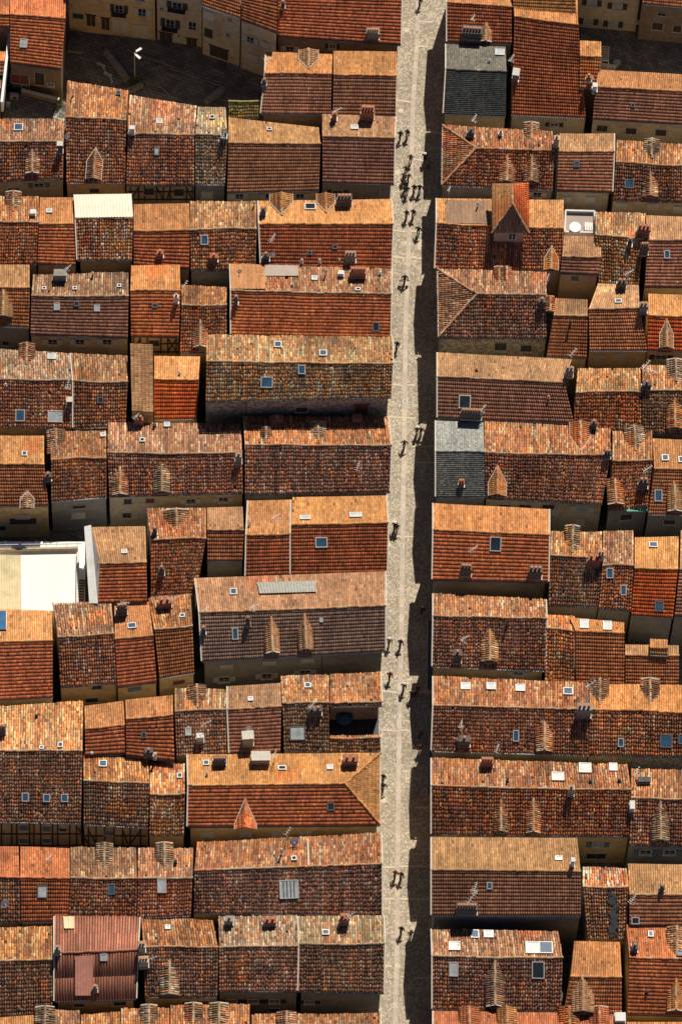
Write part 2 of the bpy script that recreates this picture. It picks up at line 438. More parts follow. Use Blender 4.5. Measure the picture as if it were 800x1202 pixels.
def caps(mb_v, mb_f, cols, p, q, width, rise, rs, col, mortar=.35):
    """a line of half-round ridge tiles from p to q"""
    p, q = Vector(p), Vector(q); d = q - p; L = d.length
    if L < .3: return
    n = max(1, round(L / .5)); x = d.normalized(); y = Vector((0,0,1)).cross(x).normalized(); z = x.cross(y)
    for k in range(n):
        a = p + d * (k / n); b = p + d * ((k + 1.12) / n)
        j = rs.gauss(0, .018); jy = rs.gauss(0, .02)
        i = len(mb_v)
        for (c, s_, up) in ((a, 1.0, 0), (b, .9, .03)):
            for (uu, hh) in ((-1, -.10), (-.65, .62), (0, 1), (.65, .62), (1, -.10)):
                mb_v.append(tuple(c + y*(uu*width*s_ + jy) + z*(hh*rise + up + j)))
        for m_ in range(4):
            mb_f.append((i+m_, i+5+m_, i+6+m_, i+1+m_)); 
        mb_f.append((i, i+1, i+2, i+3, i+4)); mb_f.append((i+9, i+8, i+7, i+6, i+5))
        f = rs.uniform(.8, 1.2)
        cc = [c*f for c in col] if rs.random() > mortar else (.50, .35, .21)
        cols += [cc]*6
def caps_object(lines, width, rise, seed, col, parent, name='ridge_tiles', mortar=.35):
    rs = random.Random(seed); v, f, c = [], [], []
    for p, q in lines: caps(v, f, c, p, q, width, rise, rs, col, mortar)
    if not v: return
    mb = MB(); mb.v = v; mb.f = f
    off = Vector((0,0,0)); q = parent
    while q is not None: off += q.location; q = q.parent
    me = bpy.data.meshes.new(name); me.from_pydata([tuple(Vector(x)-off) for x in v], [], f)
    at = me.attributes.new('col', 'FLOAT_COLOR', 'FACE')
    at.data.foreach_set('color', np.array([[*x, 1] for x in c], np.float32).ravel())
    return link(name, me, parent, TILE, 'stuff')

# ------------------------------------------------------------ houses
NH = [0]
class House: pass
def H(label, pts, up='cw', lo='cd', z=0.0, wall='beige', p=14.5, hip='', verge='', pl=None, zr=9.5, sheet=None, group=None, over=.12, cat='house', name='house'):
    NH[0] += 1; seed = NH[0]; rs = random.Random(seed)
    h = House(); h.seed = seed; h.rs = rs; h.nsub = 0
    (ulx,uly,urx,ury, rlx,rly,rrx,rry, llx,lly,lrx,lry) = pts
    Zr = zr + z + rs.uniform(-.12, .12)
    tu = math.tan(R(p)); tl = math.tan(R(pl if pl else p))
    rL, rR = P(rlx, rly, Zr), P(rrx, rry, Zr)
    rdir = (rR - rL).normalized(); perp = Vector((-rdir.y, rdir.x, 0))      # up-picture
    def eave(ax, ay, bx, by, tp):
        za = Zr - 1.5
        for _ in range(12):
            a, b = P(ax, ay, za), P(bx, by, za)
            mid = (a + b) / 2
            za = Zr - abs((mid - rL).dot(perp)) * tp
        return P(ax, ay, za), P(bx, by, za), za
    uL, uR, zu = eave(ulx, uly, urx, ury, tu)
    lL, lR, zl = eave(llx, lly, lrx, lry, tl)
    base = (uL + uR + lL + lR) / 4; base.z = 0
    root = empty(name, base); h.root = root
    if group is None: group = 'tiled houses along the street'
    tag(root, label, cat)
    root['group'] = group
    h.rL, h.rR, h.uL, h.uR, h.lL, h.lR, h.Zr, h.zu, h.zl, h.perp, h.rdir = rL, rR, uL, uR, lL, lR, Zr, zu, zl, perp, rdir
    # slopes for the tile layer
    slopes = []; decks = []; hips = []
    rLx, rRx = rL, rR          # ridge as extended to the gable line for bilinear mapping
    sa = sb = None
    if 'R' in hip:
        rRx = rL + (rR-rL) * (((uR+lR)/2 - rL).dot(rdir) / (rR-rL).length)
        sb = (rR-rL).length / (rRx-rL).length
    if 'L' in hip:
        rLx = rR + (rL-rR) * (((uL+lL)/2 - rR).dot(-rdir) / (rL-rR).length)
        sa = 1 - (rR-rL).length / (rR-rLx).length
    def msk(s, t):
        k = np.ones(len(s), bool)
        if sb is not None: k &= s < sb + (1-sb)*t + .01
        if sa is not None: k &= s > sa*(1-t) - .01
        return k
    mk = msk if hip else None
    slopes.append((rLx, rRx, uL, uR, up, mk, over)); slopes.append((rLx, rRx, lL, lR, lo, mk, over))
    decks.append([rL, rR, uR, uL]); decks.append([rL, rR, lR, lL])
    def hip_end(apex, C, D, pal):
        e = D - C; sp = (apex - C).dot(e) / e.dot(e)
        A = apex - e * sp; B = A + e
        slopes.append((A, B, C, D, pal, lambda s, t: (s > sp*(1-t)-.01) & (s < sp + (1-sp)*t+.01), over))
        decks.append([apex, D, C]); hips.extend([(apex, C), (apex, D)])
    if 'R' in hip: hip_end(rR, uR, lR, up)
    if 'L' in hip: hip_end(rL, uL, lL, up if 'l' not in hip else lo)
    h.slopes = slopes
    old_ = up[0] == 'c' or lo[0] == 'c'
    a1, a2, b1, ph1, ph2 = rs.uniform(-.16,.16), rs.uniform(-.07,.07), rs.uniform(-.02,.13), rs.uniform(0,6.28), rs.uniform(0,6.28)
    kf = 1.0 if old_ else .35
    Lw = (rR-rL).length
    fa = lambda s_: kf * (a1*np.sin(np.pi*np.clip(s_,0,1)) + a2*np.sin(s_*Lw*.8+ph1)*np.sin(np.pi*np.clip(s_,0,1)))
    fb = lambda s_: kf * (-b1*np.sin(np.pi*np.clip(s_,0,1)) + .025*np.sin(s_*Lw*1.1+ph2))
    bend = None if hip else (np.array(perp), fa, fb)
    # walls
    ins = .22
    def inset(A, B, tow, k): # move edge A-B towards tow
        d = Vector((tow.x, tow.y, 0)).normalized() * k
        return A + d, B + d
    uLi, uRi = inset(uL, uR, -perp, ins); lLi, lRi = inset(lL, lR, perp, ins)
    gl = .35 if 'L' in verge else .06; gr = .35 if 'R' in verge else .06
    def sidein(A, B):
        d = (B - A); d.z = 0; d.normalize()
        return A + d*gl, B - d*gr
    uLi, uRi = sidein(uLi, uRi); lLi, lRi = sidein(lLi, lRi); rLi, rRi = sidein(rL, rR)
    for q in (uLi, uRi): q.z = zu + ins*tu - .20
    for q in (lLi, lRi): q.z = zl + ins*tl - .20
    rLi = rLi - Vector((0,0,.2)); rRi = rRi - Vector((0,0,.2))
    h.wl, h.wr = lLi, lRi
    wn = (lRi - lLi).cross(Vector((0,0,1))).normalized()
    if wn.y > 0: wn = -wn
    h.wn = wn; h.wx = (lRi - lLi).normalized()
    mb = MB()
    g = lambda q: Vector((q.x, q.y, -.05))
    mb.poly([g(lLi), g(lRi), lRi, lLi]); mb.poly([g(uRi), g(uLi), uLi, uRi])
    if 'L' in hip: mb.poly([g(uLi), g(lLi), lLi, uLi])
    else: mb.poly([g(uLi), g(lLi), lLi, rLi, uLi])
    if 'R' in hip: mb.poly([g(lRi), g(uRi), uRi, lRi])
    else: mb.poly([g(lRi), g(uRi), uRi, rRi, lRi])
    h.wallo = mb.build('wall', WALLS[wall], root)
    # deck
    mb = MB()
    for dk in decks:
        nn = (dk[1]-dk[0]).cross(dk[2]-dk[0]).normalized()
        if nn.z < 0: nn = -nn
        top = [q - nn*.17 for q in dk]; bot = [q - nn*.26 for q in dk]
        i = len(mb.v); k_ = len(dk)
        mb.v += [tuple(q) for q in top] + [tuple(q) for q in bot]
        mb.f += [tuple(range(i, i+k_)), tuple(range(i+2*k_-1, i+k_-1, -1))] + [(i+a, i+(a+1)%k_, i+k_+(a+1)%k_, i+k_+a) for a in range(k_)]
    pm = pal_mean(lo)
    if sheet is None:
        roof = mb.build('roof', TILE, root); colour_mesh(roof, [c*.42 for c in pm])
        h.roof = roof
        mat = TILE_OLD if (up[0] == 'c' or lo[0] == 'c') else TILE
        tile_object('roof_tiles', [s_ for s_ in slopes if s_[4] != '--'], seed, roof, mat, bend)
        cpm = pal_mean(up)
        npl = max(2, int(Lw / 1.2)); pl_ = []
        for k_ in range(npl + 1):
            q_ = rL.lerp(rR, k_/npl) + Vector((0,0,.05))
            if bend is not None: q_ = q_ + perp*float(fa(k_/npl)) + Vector((0,0,float(fb(k_/npl))))
            pl_.append(q_)
        lines = list(zip(pl_, pl_[1:])) + [(a + Vector((0,0,.05)), b + Vector((0,0,.10))) for a, b in hips]
        old = up[0] == 'c'
        caps_object(lines, .15, .13, seed, [min(.7, c*1.1) for c in cpm], roof, mortar=.45 if old else .04)
    else:
        roof = mb.build('roof', sheet, root); h.roof = roof
    # verge strips at the open gable edges, gutters at the eave
    for side, a, b_, c in (('L', rL, uL, lL), ('R', rR, uR, lR)):
        if side in verge and side not in hip:
            sx = rdir * (-.05 if side == 'L' else .05)
            for q in (b_, c):
                vm = MB(); vm.bar(a + sx + Vector((0,0,.03)), q + sx + Vector((0,0,.03)), .07); vm.build('verge_mortar', MORTAR, root)
        elif side in verge and side in hip:
            vm = MB(); vm.bar(b_, c, .06); vm.build('verge_mortar', MORTAR, root)
    gm = MB(); gm.cyl(lL + Vector((0,0,-.12)) - perp*.10, lR + Vector((0,0,-.12)) - perp*.10, .075, None, 6)
    gm.build('gutter', ZINC if rs.random() < .25 else LEAD, root)
    return h

def frame(h, side):
    """origin, normal, downslope and along vectors of a slope"""
    if side == 'u': A, B, C = h.rL, h.rR, h.uL
    else: A, B, C = h.rL, h.rR, h.lL
    if side == 'u' : C2 = (h.uL + h.uR)/2
    else: C2 = (h.lL + h.lR)/2
    mid = (A + B)/2
    x = (B - A).normalized(); n = x.cross(C2 - mid).normalized()
    if n.z < 0: n = -n
    d = n.cross(x)
    if d.z > 0: d = -d
    return A, n, x, d
def on(h, side, px, py):
    A, n, x, d = frame(h, side)
    return hit(px, py, A, n), n, x, d

def skylight(h, side, px, py, w=.9, l=1.1, g='b', fr='z'):
    c, n, x, d = on(h, side, px, py)
    c = c + n*.10
    mb = MB(); t = .05
    mb.box(c + x*(w/2), x*0 + x*t, d*(l/2+t), n*.10); mb.box(c - x*(w/2), x*t, d*(l/2+t), n*.10)
    mb.box(c + d*(l/2), x*(w/2-t), d*t, n*.095); mb.box(c - d*(l/2), x*(w/2-t), d*t, n*.095)
    o = mb.build('skylight', {'z': ZINC, 'w': METAL_PALE, 'd': LEAD}[fr], h.root)
    pb = MB(); pb.box(c + n*.02, x*(w/2-t), d*(l/2-t), n*.03); pb.build('pane', GLS[g], o)
    return o
def chimney(h, side, px, py, w=.9, d_=.6, ht=1.5, mat='beige', pots=2, cap=True):
    c, n, x, d = on(h, side, px, py)
    y = h.perp; X = h.rdir
    c0 = c + y*(d_/2)
    mb = MB(); zb = -.6
    mb.box(c0 + Vector((0,0,(ht+zb)/2)), X*(w/2), y*(d_/2), Vector((0,0,(ht-zb)/2)))
    mb.box(c0 + Vector((0,0,ht-.16)), X*(w/2+.05), y*(d_/2+.05), Vector((0,0,.06)))
    o = mb.build('chimney', CHS[mat], h.root)
    fl = MB(); fl.box(c0 + Vector((0,0,.02)), X*(w/2+.09), y*(d_/2+.09), Vector((0,0,.13))); fl.build('flashing', ZINC if h.rs.random()<.5 else MORTAR, o)
    top = c0 + Vector((0,0,ht))
    for k in range(pots):
        q = top + X*((k+.5)/pots-.5)*w*.92
        pm = MB(); r = min(.14, w/pots*.36)
        pm.cyl(q, q + Vector((0,0,.42)), r*1.1, r*.85, 8); pm.cyl(q + Vector((0,0,.42)), q + Vector((0,0,.47)), r*1.15, None, 8)
        pm.build('chimney_pot', POT, o)
    if pots == 0 and cap:
        cm = MB()
        for sx in (-1, 1): cm.box(top + X*sx*(w/2-.08) + Vector((0,0,.12)), X*.07, y*(d_/2-.02), Vector((0,0,.12)))
        cm.box(top + Vector((0,0,.28)), X*(w/2+.08), y*(d_/2+.08), Vector((0,0,.045)))
        cm.build('chimney_cap', MORTAR, o)
    return o
def pipe(h, side, px, py, ht=.7, r=.07, mat=None):
    c, n, x, d = on(h, side, px, py)
    mb = MB(); mb.cyl(c - n*.1, c + Vector((0,0,ht)), r, None, 8); mb.cyl(c + Vector((0,0,ht+.05)), c + Vector((0,0,ht+.15)), r*1.7, r*.4, 8)
    mb.cyl(c, c + n*.12, r*2.2, r*1.3, 8)
    return mb.build('vent_pipe', mat or METAL_PALE, h.root)
def antenna(h, side, px, py, ht=2.6, ang=40, sz=1.0):
    c, n, x, d = on(h, side, px, py)
    top = c + Vector((0,0,ht)); mb = MB()
    mb.bar(c, top, .026)
    a = R(ang + h.rs.uniform(-25, 25)); b = Vector((math.cos(a), math.sin(a), 0)); s = Vector((-b.y, b.x, 0))
    mb.bar(top - b*.5*sz, top + b*.8*sz, .016)
    ne = h.rs.choice((4, 5, 6))
    for k in range(ne):
        q = top + b*(-.45+1.15*k/(ne-1))*sz; mb.bar(q - s*(.34-.04*k)*sz, q + s*(.34-.04*k)*sz, .010)
    if h.rs.random() < .6:
        q = c + Vector((0,0,ht*.72)); mb.bar(q - s*.35*sz, q + s*.35*sz, .014)
        for k in (-1, 1): mb.bar(q + s*.3*k*sz - b*.25*sz, q + s*.3*k*sz + b*.25*sz, .010)
    return mb.build('antenna', METAL_PALE, h.root)
def dish(h, side, px, py, r=.4, az=-60):
    c, n, x, d = on(h, side, px, py); top = c + Vector((0,0,.7))
    mb = MB(); mb.bar(c, top, .03)
    a = R(az); f = Vector((math.cos(a)*.8, math.sin(a)*.8, .55)).normalized()
    sx = f.cross(Vector((0,0,1))).normalized(); sy = f.cross(sx)
    prev = None; i0 = len(mb.v)
    for ring, (rr, dd) in enumerate(((.02, 0), (.55, .06), (1, .2))):
        for k in range(14):
            t = 2*math.pi*k/14; mb.v.append(tuple(top + sx*math.cos(t)*rr*r + sy*math.sin(t)*rr*r + f*dd*r))
    for ring in range(2):
        for k in range(14):
            a_ = i0+ring*14+k; b_ = i0+ring*14+(k+1)%14; mb.f.append((a_, b_, b_+14, a_+14))
    mb.bar(top, top + f*r*1.1, .015)
    return mb.build('satellite_dish', WHITEP, h.root)
def dormer(h, side, px, py, w=1.6, he=.35, pitch=26, pal=None, win=True, wall='beige', vg=False, proud=.25):
    """gabled dormer whose front (its foot on the slope) stands at px, py"""
    c, n, x, d = on(h, side, px, py)
    h.nsub += 1; seed = h.seed*31 + h.nsub
    f = Vector((d.x, d.y, 0)).normalized(); X = h.rdir
    tp = abs(d.z) / math.hypot(d.x, d.y)
    pal = pal or (PAL and ('cm' if side == 'u' else 'cm'))
    he *= .85; pitch *= .85; w *= .95
    hr = he + (w/2)*math.tan(R(pitch)); Z = Vector((0,0,1))
    bk = hr/tp + .3
    top = c + Z*he
    wl = w/2 - .12
    mb = MB()
    hw = hr - .12*math.tan(R(pitch)) - .05
    ge = he + .12*math.tan(R(pitch)) - .07
    for sgn in (0,):
        a, b_ = c - X*wl, c + X*wl
        mb.poly([a - Z*.3, b_ - Z*.3, b_ + Z*ge, c + Z*hw, a + Z*ge])
        for s_ in (-1, 1):
            q = c + X*wl*s_
            mb.poly([q - Z*.3, q + Z*ge, q - f*(ge/tp+.3) + Z*ge, q - f*(ge/tp+.3) - Z*.1])
    o = mb.build('dormer', WALLS[wall], h.root)
    ft = f*proud
    rf, rb = c + ft + Z*hr, c - f*bk + Z*hr
    slopes = []; dk = MB()
    for s_ in (-1, 1):
        ef, eb = c + ft + X*s_*w/2 + Z*he, c - f*bk + X*s_*w/2 + Z*he
        if s_ < 0: slopes.append((rf, rb, ef, eb, pal, None, .06))
        else: slopes.append((rb, rf, eb, ef, pal, None, .06))
        nn = Vector((0,0,.05)); dk.hexa([rf - nn, rb - nn, eb - nn, ef - nn], [rf - nn*2.6, rb - nn*2.6, eb - nn*2.6, ef - nn*2.6])
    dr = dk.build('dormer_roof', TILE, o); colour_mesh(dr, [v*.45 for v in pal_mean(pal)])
    tile_object('dormer_tiles', slopes, seed, o)
    caps_object([(rf, c - f*(hr/tp) + Z*(hr+.03))], .15, .13, seed, pal_mean(pal), o, 'dormer_ridge_tiles', .4)
    if vg:
        v = MB()
        for s_ in (-1, 1):
            ap = c - f*(hr/tp) + Z*(hr + .10); ev = c - f*(he/tp) + X*s_*(w/2) + Z*(he+.10)
            v.bar(ap, ev, .035); v.bar(ev, c + ft + X*s_*(w/2) + Z*(he+.07), .03)
        v.build('dormer_flashing', MORTAR, o)
    else:
        v = MB()
        for s_ in (-1, 1): v.bar(rf + Z*.0, c + ft + X*s_*w/2 + Z*(he), .05)
        v.build('bargeboard', MORTAR if h.rs.random() < .5 else WOOD, o)
    if win:
        q = c + f*.03 + Z*(ge*.5 - .02); hw_ = wl*.62; hh_ = max(.12, ge*.5)
        wv = MB(); wv.box(q, X*hw_, f*.03, Z*hh_); wv.build('dormer_window_pane', GL_DARK, o)
        fv = MB()
        for s_ in (-1, 0, 1): fv.box(q + X*s_*hw_ + f*.04, X*.035, f*.03, Z*hh_)
        fv.box(q - Z*hh_ + f*.06, X*(hw_+.08), f*.08, Z*.04); fv.build('dormer_window_frame', WOOD_PALE, o)
    return o
def window(h, px, py, w=.95, ht=1.5, sh='p', op=1, g='d', balc=False, kind='window'):
    """window on the facade; sh: shutter colour or '', op: 1 open against the wall, 0 closed"""
    c = hit(px, py, h.wl, h.wn); n = h.wn; X = h.wx; Z = Vector((0,0,1))
    c = c + n*.02
    fr = MB(); t = .05
    for s_ in (-1, 1): fr.box(c + X*s_*w/2 + n*.02, X*t, n*.05, Z*(ht/2+t)); fr.box(c + Z*s_*ht/2 + n*.02, X*(w/2-t), n*.05, Z*t)
    fr.box(c + n*.02, X*.025, n*.04, Z*(ht/2-t)); fr.box(c - Z*ht*.12 + n*.015, X*(w/2-t), n*.03, Z*.02)
    fr.box(c - Z*(ht/2+.1) + n*.07, X*(w/2+.12), n*.12, Z*.05)
    o = fr.build(kind, MORTAR if sh != 'd' else WOOD_PALE, h.root)
    pb = MB(); pb.box(c, X*(w/2-t), n*.012, Z*(ht/2-t)); pb.build('pane', GLS[g], o)
    if sh:
        for s_ in (-1, 1):
            sb_ = MB()
            if op: q = c + X*s_*(w*.5 + w*.27 + .07) + n*.05; hwid = w*.25
            else: q = c + X*s_*w*.25 + n*.10; hwid = w*.24
            sb_.box(q, X*hwid, n*.025, Z*(ht/2))
            for k in range(5): sb_.box(q + Z*(k/4-.5)*ht*.86 + n*.035, X*hwid*.85, n*.012, Z*.03)
            sb_.build('shutter', SH[sh], o)
    if balc:
        bb = MB(); q = c - Z*(ht/2+.05) + n*.35
        bb.box(q, X*(w*.9), n*.35, Z*.05)
        for k in range(11): bb.bar(q + n*.33 + X*(k/10-.5)*w*1.75, q + n*.33 + X*(k/10-.5)*w*1.75 + Z*.9, .02)
        bb.bar(q + n*.33 - X*w*.9 + Z*.9, q + n*.33 + X*w*.9 + Z*.9, .03)
        bb.build('balcony', BLACKM, o)
    return o
def door(h, px, py, w=1.6, ht=2.3, mat='w'):
    c = hit(px, py, h.wl, h.wn); n = h.wn; X = h.wx; Z = Vector((0,0,1))
    mb = MB()
    for s_ in (-1, 1): mb.box(c + X*s_*w/4 + n*.03, X*(w/4-.03), n*.03, Z*ht/2)
    mb.box(c + Z*(ht/2+.1) + n*.03, X*(w/2+.12), n*.06, Z*.1)
    o = mb.build('door', SH[mat] if mat in SH else WHITEP, h.root)
    hb = MB(); hb.box(c + X*.08 + n*.08, X*.02, n*.03, Z*.09); hb.build('door_handle', BLACKM, o)
    return o
def beam(h, x1, y1, x2, y2, r=.09):
    a, b = hit(x1, y1, h.wl, h.wn), hit(x2, y2, h.wl, h.wn)
    mb = MB(); mb.bar(a + h.wn*.04, b + h.wn*.04, r, h.wn); return mb.build('timber_beam', WOOD, h.root)
def timber(h, x0, x1, y0, y1, xs, braces=()):
    for k in xs: beam(h, k, y0, k, y1, .075)
    for k in range(2): beam(h, x0, y0 + (y1-y0)*(.42 + .5*k) , x1, y0 + (y1-y0)*(.42 + .5*k), .085)
    for (a, b, c, d) in braces: beam(h, a, b, c, d, .07)
def downpipe(h, px, py0, mat=None):
    c = hit(px, py0, h.wl, h.wn) + h.wn*.08
    mb = MB(); mb.cyl(c, Vector((c.x, c.y, 0)), .055, None, 6); return mb.build('downpipe', mat or METAL_PALE, h.root)
def blob(side, h, px, py, w, l, pal=None):
    pass

# ============================================================ THE SETTING
def sheet(name, pts, z, mat, th=None, parent=None, kind='structure'):
    mb = MB(); mb.poly([P(x, y, z) for x, y in pts]); return mb.build(name, mat, parent, kind)
gm_ = MB(); gm_.poly([Vector(q) for q in ((-900,-900,-.02),(900,-900,-.02),(900,900,-.02),(-900,900,-.02))])
gm_.build('ground', PLAZA, None, 'structure')
street = sheet('street', [(455,-120),(536,-120),(508,1330),(432,1330)], .0, COB)
def xmid(y): return 491.5 - y * (491.5-468.0)/1202 - (3.5 if 250 < y < 900 else 0)*0
def xmid(y):
    pts = [(-120,497),(0,490),(50,489),(120,484.5),(250,481),(370,476),(480,474.5),(640,472),(760,470.5),(860,468),(1000,466.5),(1100,466),(1202,463.5),(1330,461)]
    for (a, b), (c, d) in zip(pts, pts[1:]):
        if a <= y <= c: return b + (d-b)*(y-a)/(c-a)
    return 470
slab_me = None
y = -115.0; k = 0
rs0 = random.Random(5)
while y < 1320:
    a = P(xmid(y), y, 0); b = P(xmid(y+8.6), y+8.6, 0); c = (a+b)/2; d = (b-a)
    if slab_me is None:
        mb = MB(); L = d.length
        mb.box(Vector((0,0,.0)), Vector((.27,0,0)), Vector((0,L/2-.012,0)), Vector((0,0,.012)))
        o = mb.build('paving_slab', SLAB, street); slab_me = o.data; o.data = slab_me
    else: o = link('paving_slab', slab_me, street)
    o.location = (c.x, c.y, .004 + rs0.uniform(0, .004)); o.rotation_euler = (0, 0, math.atan2(d.y, d.x) - math.pi/2 + rs0.gauss(0, .01))
    y += 8.9
def band(x0, y0, x1, y1, wd=.11):
    a, b = P(x0, y0, 0), P(x1, y1, 0); mb = MB(); d = (b-a).normalized(); n_ = max(1, round((b-a).length/1.0))
    for i in range(n_):
        p_ = a + (b-a)*(i+.5)/n_; mb.box(p_ + Vector((0,0,.008)), d*((b-a).length/n_/2-.015), Vector((-d.y,d.x,0))*wd, Vector((0,0,.012)))
    mb.build('stone_band', BAND, street)
for x0, y0, x1, y1 in ((491,25,508,26),(489,54,502,55),(462,117,482,120),(488,187,497,189),(459,270,476,272),(482,271,496,273),(459,301,474,303),(481,302,497,304),
        (505,156,517,156),(460,451,473,453),(478,452,486,452),(452,489,486,491),(484,524,512,524),(486,543,510,543),(460,628,470,630),(474,630,486,630),(448,811,466,813),(476,812,512,812),(449,857,465,858),(470,857,481,858),
        (486,948,512,948),(449,1018,463,1018),(468,1017,512,1017),(451,1055,463,1055),(470,1055,508,1056),(486,1148,508,1148),(451,1134,460,1134)):
    band(x0, y0, x1, y1)
def cover(px, py, r, label, mat, sq=False):
    c = P(px, py, 0); root = empty('drain_cover' if sq else 'manhole_cover', c)
    tag(root, label, 'drain cover' if sq else 'manhole cover', 'round covers and drains set in the street')
    mb = MB(); rm = MB()
    if sq:
        rm.box(c + Vector((0,0,.012)), Vector((r,0,0)), Vector((0,r*.8,0)), Vector((0,0,.014))); o = rm.build('frame', mat, root)
        for i in range(5): mb.box(c + Vector((0, (i/4-.5)*r*1.1, .029)), Vector((r*.7,0,0)), Vector((0,r*.07,0)), Vector((0,0,.004)))
        mb.build('slot', BLACKM, root)
    else:
        rm.cyl(c, c + Vector((0,0,.024)), r, None, 20); rm.build('frame', mat, root)
        mb.cyl(c + Vector((0,0,.02)), c + Vector((0,0,.034)), r*.8, None, 20); mb.build('lid', BAND, root)
cover(477,36,.33,'pale round cover left of the stone strip, nearest the top of the street',BAND)
cover(470,130,.33,'pale round cover beside the upper brown-roofed house, above the first walkers',BAND)
cover(466,203,.36,'pale round cover left of the group of walkers beside the ribbed brown roof',BAND)
cover(456,640,.30,'pale round cover near the wall beside the dark red roof with white verge',BAND)
cover(450,940,.34,'pale round cover beside the hipped orange roof, close to its wall',BAND)
cover(466,1134,.36,'pale round cover on the stone strip near the bottom of the street',BAND)
cover(497,326,.22,'small round cover lying in the shade on the right side of the street',MORTAR)
cover(489,38,.36,'square pale drain on the stone strip near the top of the street',BAND,True)
cover(478,286,.26,'square drain on the stone strip below the first pale band pair',METAL_PALE,True)
cover(475,471,.26,'square drain on the stone strip below the tall stone house',METAL_PALE,True)
cover(471,640,.26,'square drain on the stone strip beside the dark red roof',METAL_PALE,True)
cover(466,841,.26,'square drain on the stone strip beside the roof terrace',METAL_PALE,True)
gr = sheet('cobbled_gutter_square', [(490,281),(498,281),(498,293),(490,293)], .008, BAND, parent=street)
del gr['kind']

PAL['cq'] = (('c',), [(.60,.28,.11,5),(.62,.42,.22,2.6),(.52,.20,.075,3),(.36,.22,.12,1.2)])
PAL['cx'] = (('c',), [(.66,.27,.09,5),(.50,.24,.12,3),(.36,.20,.12,3),(.68,.50,.30,2),(.72,.24,.06,1.5)])
# ============================================================ HOUSES, LEFT OF THE STREET
GL = 'tiled houses left of the street'; GRt = 'tiled houses right of the street'
gcur = GL
def HH(label, pts, *a, **k): k.setdefault('group', gcur); return H(label, pts, *a, **k)

# top row
h = HH('orange-red roofed house in the top left corner, with a dark courtyard below', (12,-20,78,-15, 12,17,77,22, 12,73,72,81), 'fr', 'hr', .4, 'brown')
skylight(h,'l',28,51,.8,1.0,'w','z'); window(h,24,92,2.2,1.8,'r',0); window(h,47,92,1.2,2.6,'w',0); window(h,60,99,.8,.7,'',0); window(h,30,103,1.0,.8,'',0)
h = HH('sliver of orange house in the far top left corner', (-40,-20,11,-20, -40,16,11,17, -40,31,11,31), 'fr', 'hr', .3, 'brown')
h = HH('low orange-roofed outbuilding at the left edge beside the pale party wall', (-40,58,7,61, -40,70,5,72, -40,84,4,86), 'fr', 'mo', -1.5, 'brown')
h = HH('narrow dark roof at the left edge beside the dark courtyard', (-40,90,3,90, -40,104,1,104, -40,135,-1,135), 'cm', 'hb', -2.2, 'brown')
h = HH('ochre town building with a balcony on the far side of the paved square', (79,-130,182,-118, 79,-95,182,-85, 79,-20,182,-8), 'cm', 'mr', 3.6, 'ochre')
for x, y, b in ((140,10,0),(167,14,0),(165,-4,0),(141,-8,0),(112,-6,0),(95,-10,0)): window(h,x,y,1.0,1.7,'d' if x==140 else 'p',1,'d',x==140)
door(h,107,24,1.1,2.4,'w'); door(h,124,28,1.0,2.6,'w'); door(h,141,31,1.9,2.8,'p'); door(h,165,37,1.9,2.8,'p'); window(h,92,18,1.3,.9,'w',0)
downpipe(h,179,-5)
h = HH('pale town building with an iron balcony behind the street lamp', (183,-122,237,-110, 183,-88,237,-76, 183,-12,237,-3), 'cm', 'mo', 4.1, 'beige')
window(h,200,27,1.1,1.8,'d',1,'d',True); window(h,208,6,1.2,1.4,'d',1,'d',True); window(h,190,10,.5,.7,''); door(h,195,45,1.6,2.4,'w'); door(h,225,52,1.3,2.6,'w'); window(h,210,42,.4,.8,''); window(h,226,30,1.0,1.9,'',0)
h = HH('pale town building whose red roof corner shows at the top of the square', (237,-120,282,-110, 237,-70,282,-60, 237,6,282,21), 'fr', 'mo', 4.1, 'beige')
window(h,245,18,1.3,1.9,'p',0,'w'); window(h,245,38,1.1,1.8,'w',0); window(h,268,41,.6,.8,''); door(h,257,62,2.4,2.2,'w'); window(h,270,23,.7,.6,'')
h = HH('small house with a slanting grey front between the pale block and the large red roof', (283,-60,325,-60, 283,-32,325,-32, 283,22,325,38), 'fr', 'hr', 3.8, 'beige')
window(h,294,46,.95,1.3,'p',1); window(h,311,52,1.0,1.4,'p',0); window(h,297,67,1.3,1.5,'p',0)
h = HH('large red-roofed street house at the top edge, left of the street', (326,-80,472,-80, 326,-36,472,-34, 326,42,470,52), 'fo', 'hr', 1.2, 'brown', verge='R')
chimney(h,'l',437,47,1.5,.9,1.4,'grey',5); window(h,340,57,1.0,1.2,'p',1); window(h,390,54,.8,1.0,'d',1); chimney(h,'l',332,10,.45,.5,1.0,'dark',1)
# row 1
h = HH('house with a small orange-framed skylight, at the left edge below the dark courtyard', (-40,140,76,140, -40,166,75,166, -40,213,74,209), 'cm', 'cd', 0, 'beige')
skylight(h,'u',22,150,1.0,1.0,'b','z'); dormer(h,'l',38,203,1.7,.45,26,'cm'); window(h,46,217,1.2,1.0,'b',1); window(h,16,222,1.3,.6,'d',0)
antenna(h,'u',68,146,2.2,60); chimney(h,'l',71,180,.6,.5,1.6,'dark',0); dish(h,'l',79,163,.35)
h = HH('house with an ochre front and one dormer, beside the half-timbered house', (79,95,151,107, 77,137,148,141, 78,214,147,214), 'cw', 'cd', .25, 'ochre', verge='')
dormer(h,'l',110,212,2.0,.7,28,'cm',vg=True); pipe(h,'u',86,112,1.4,.08); skylight(h,'u',139,110,.5,.5,'d','d'); window(h,111,223,1.1,.8,'w',0)
h = HH('half-timbered house with a mottled grey-brown roof and white skylight', (152,112,231,125, 150,157,228,159, 148,217,228,217), 'cm', 'cd', .1, 'beige')
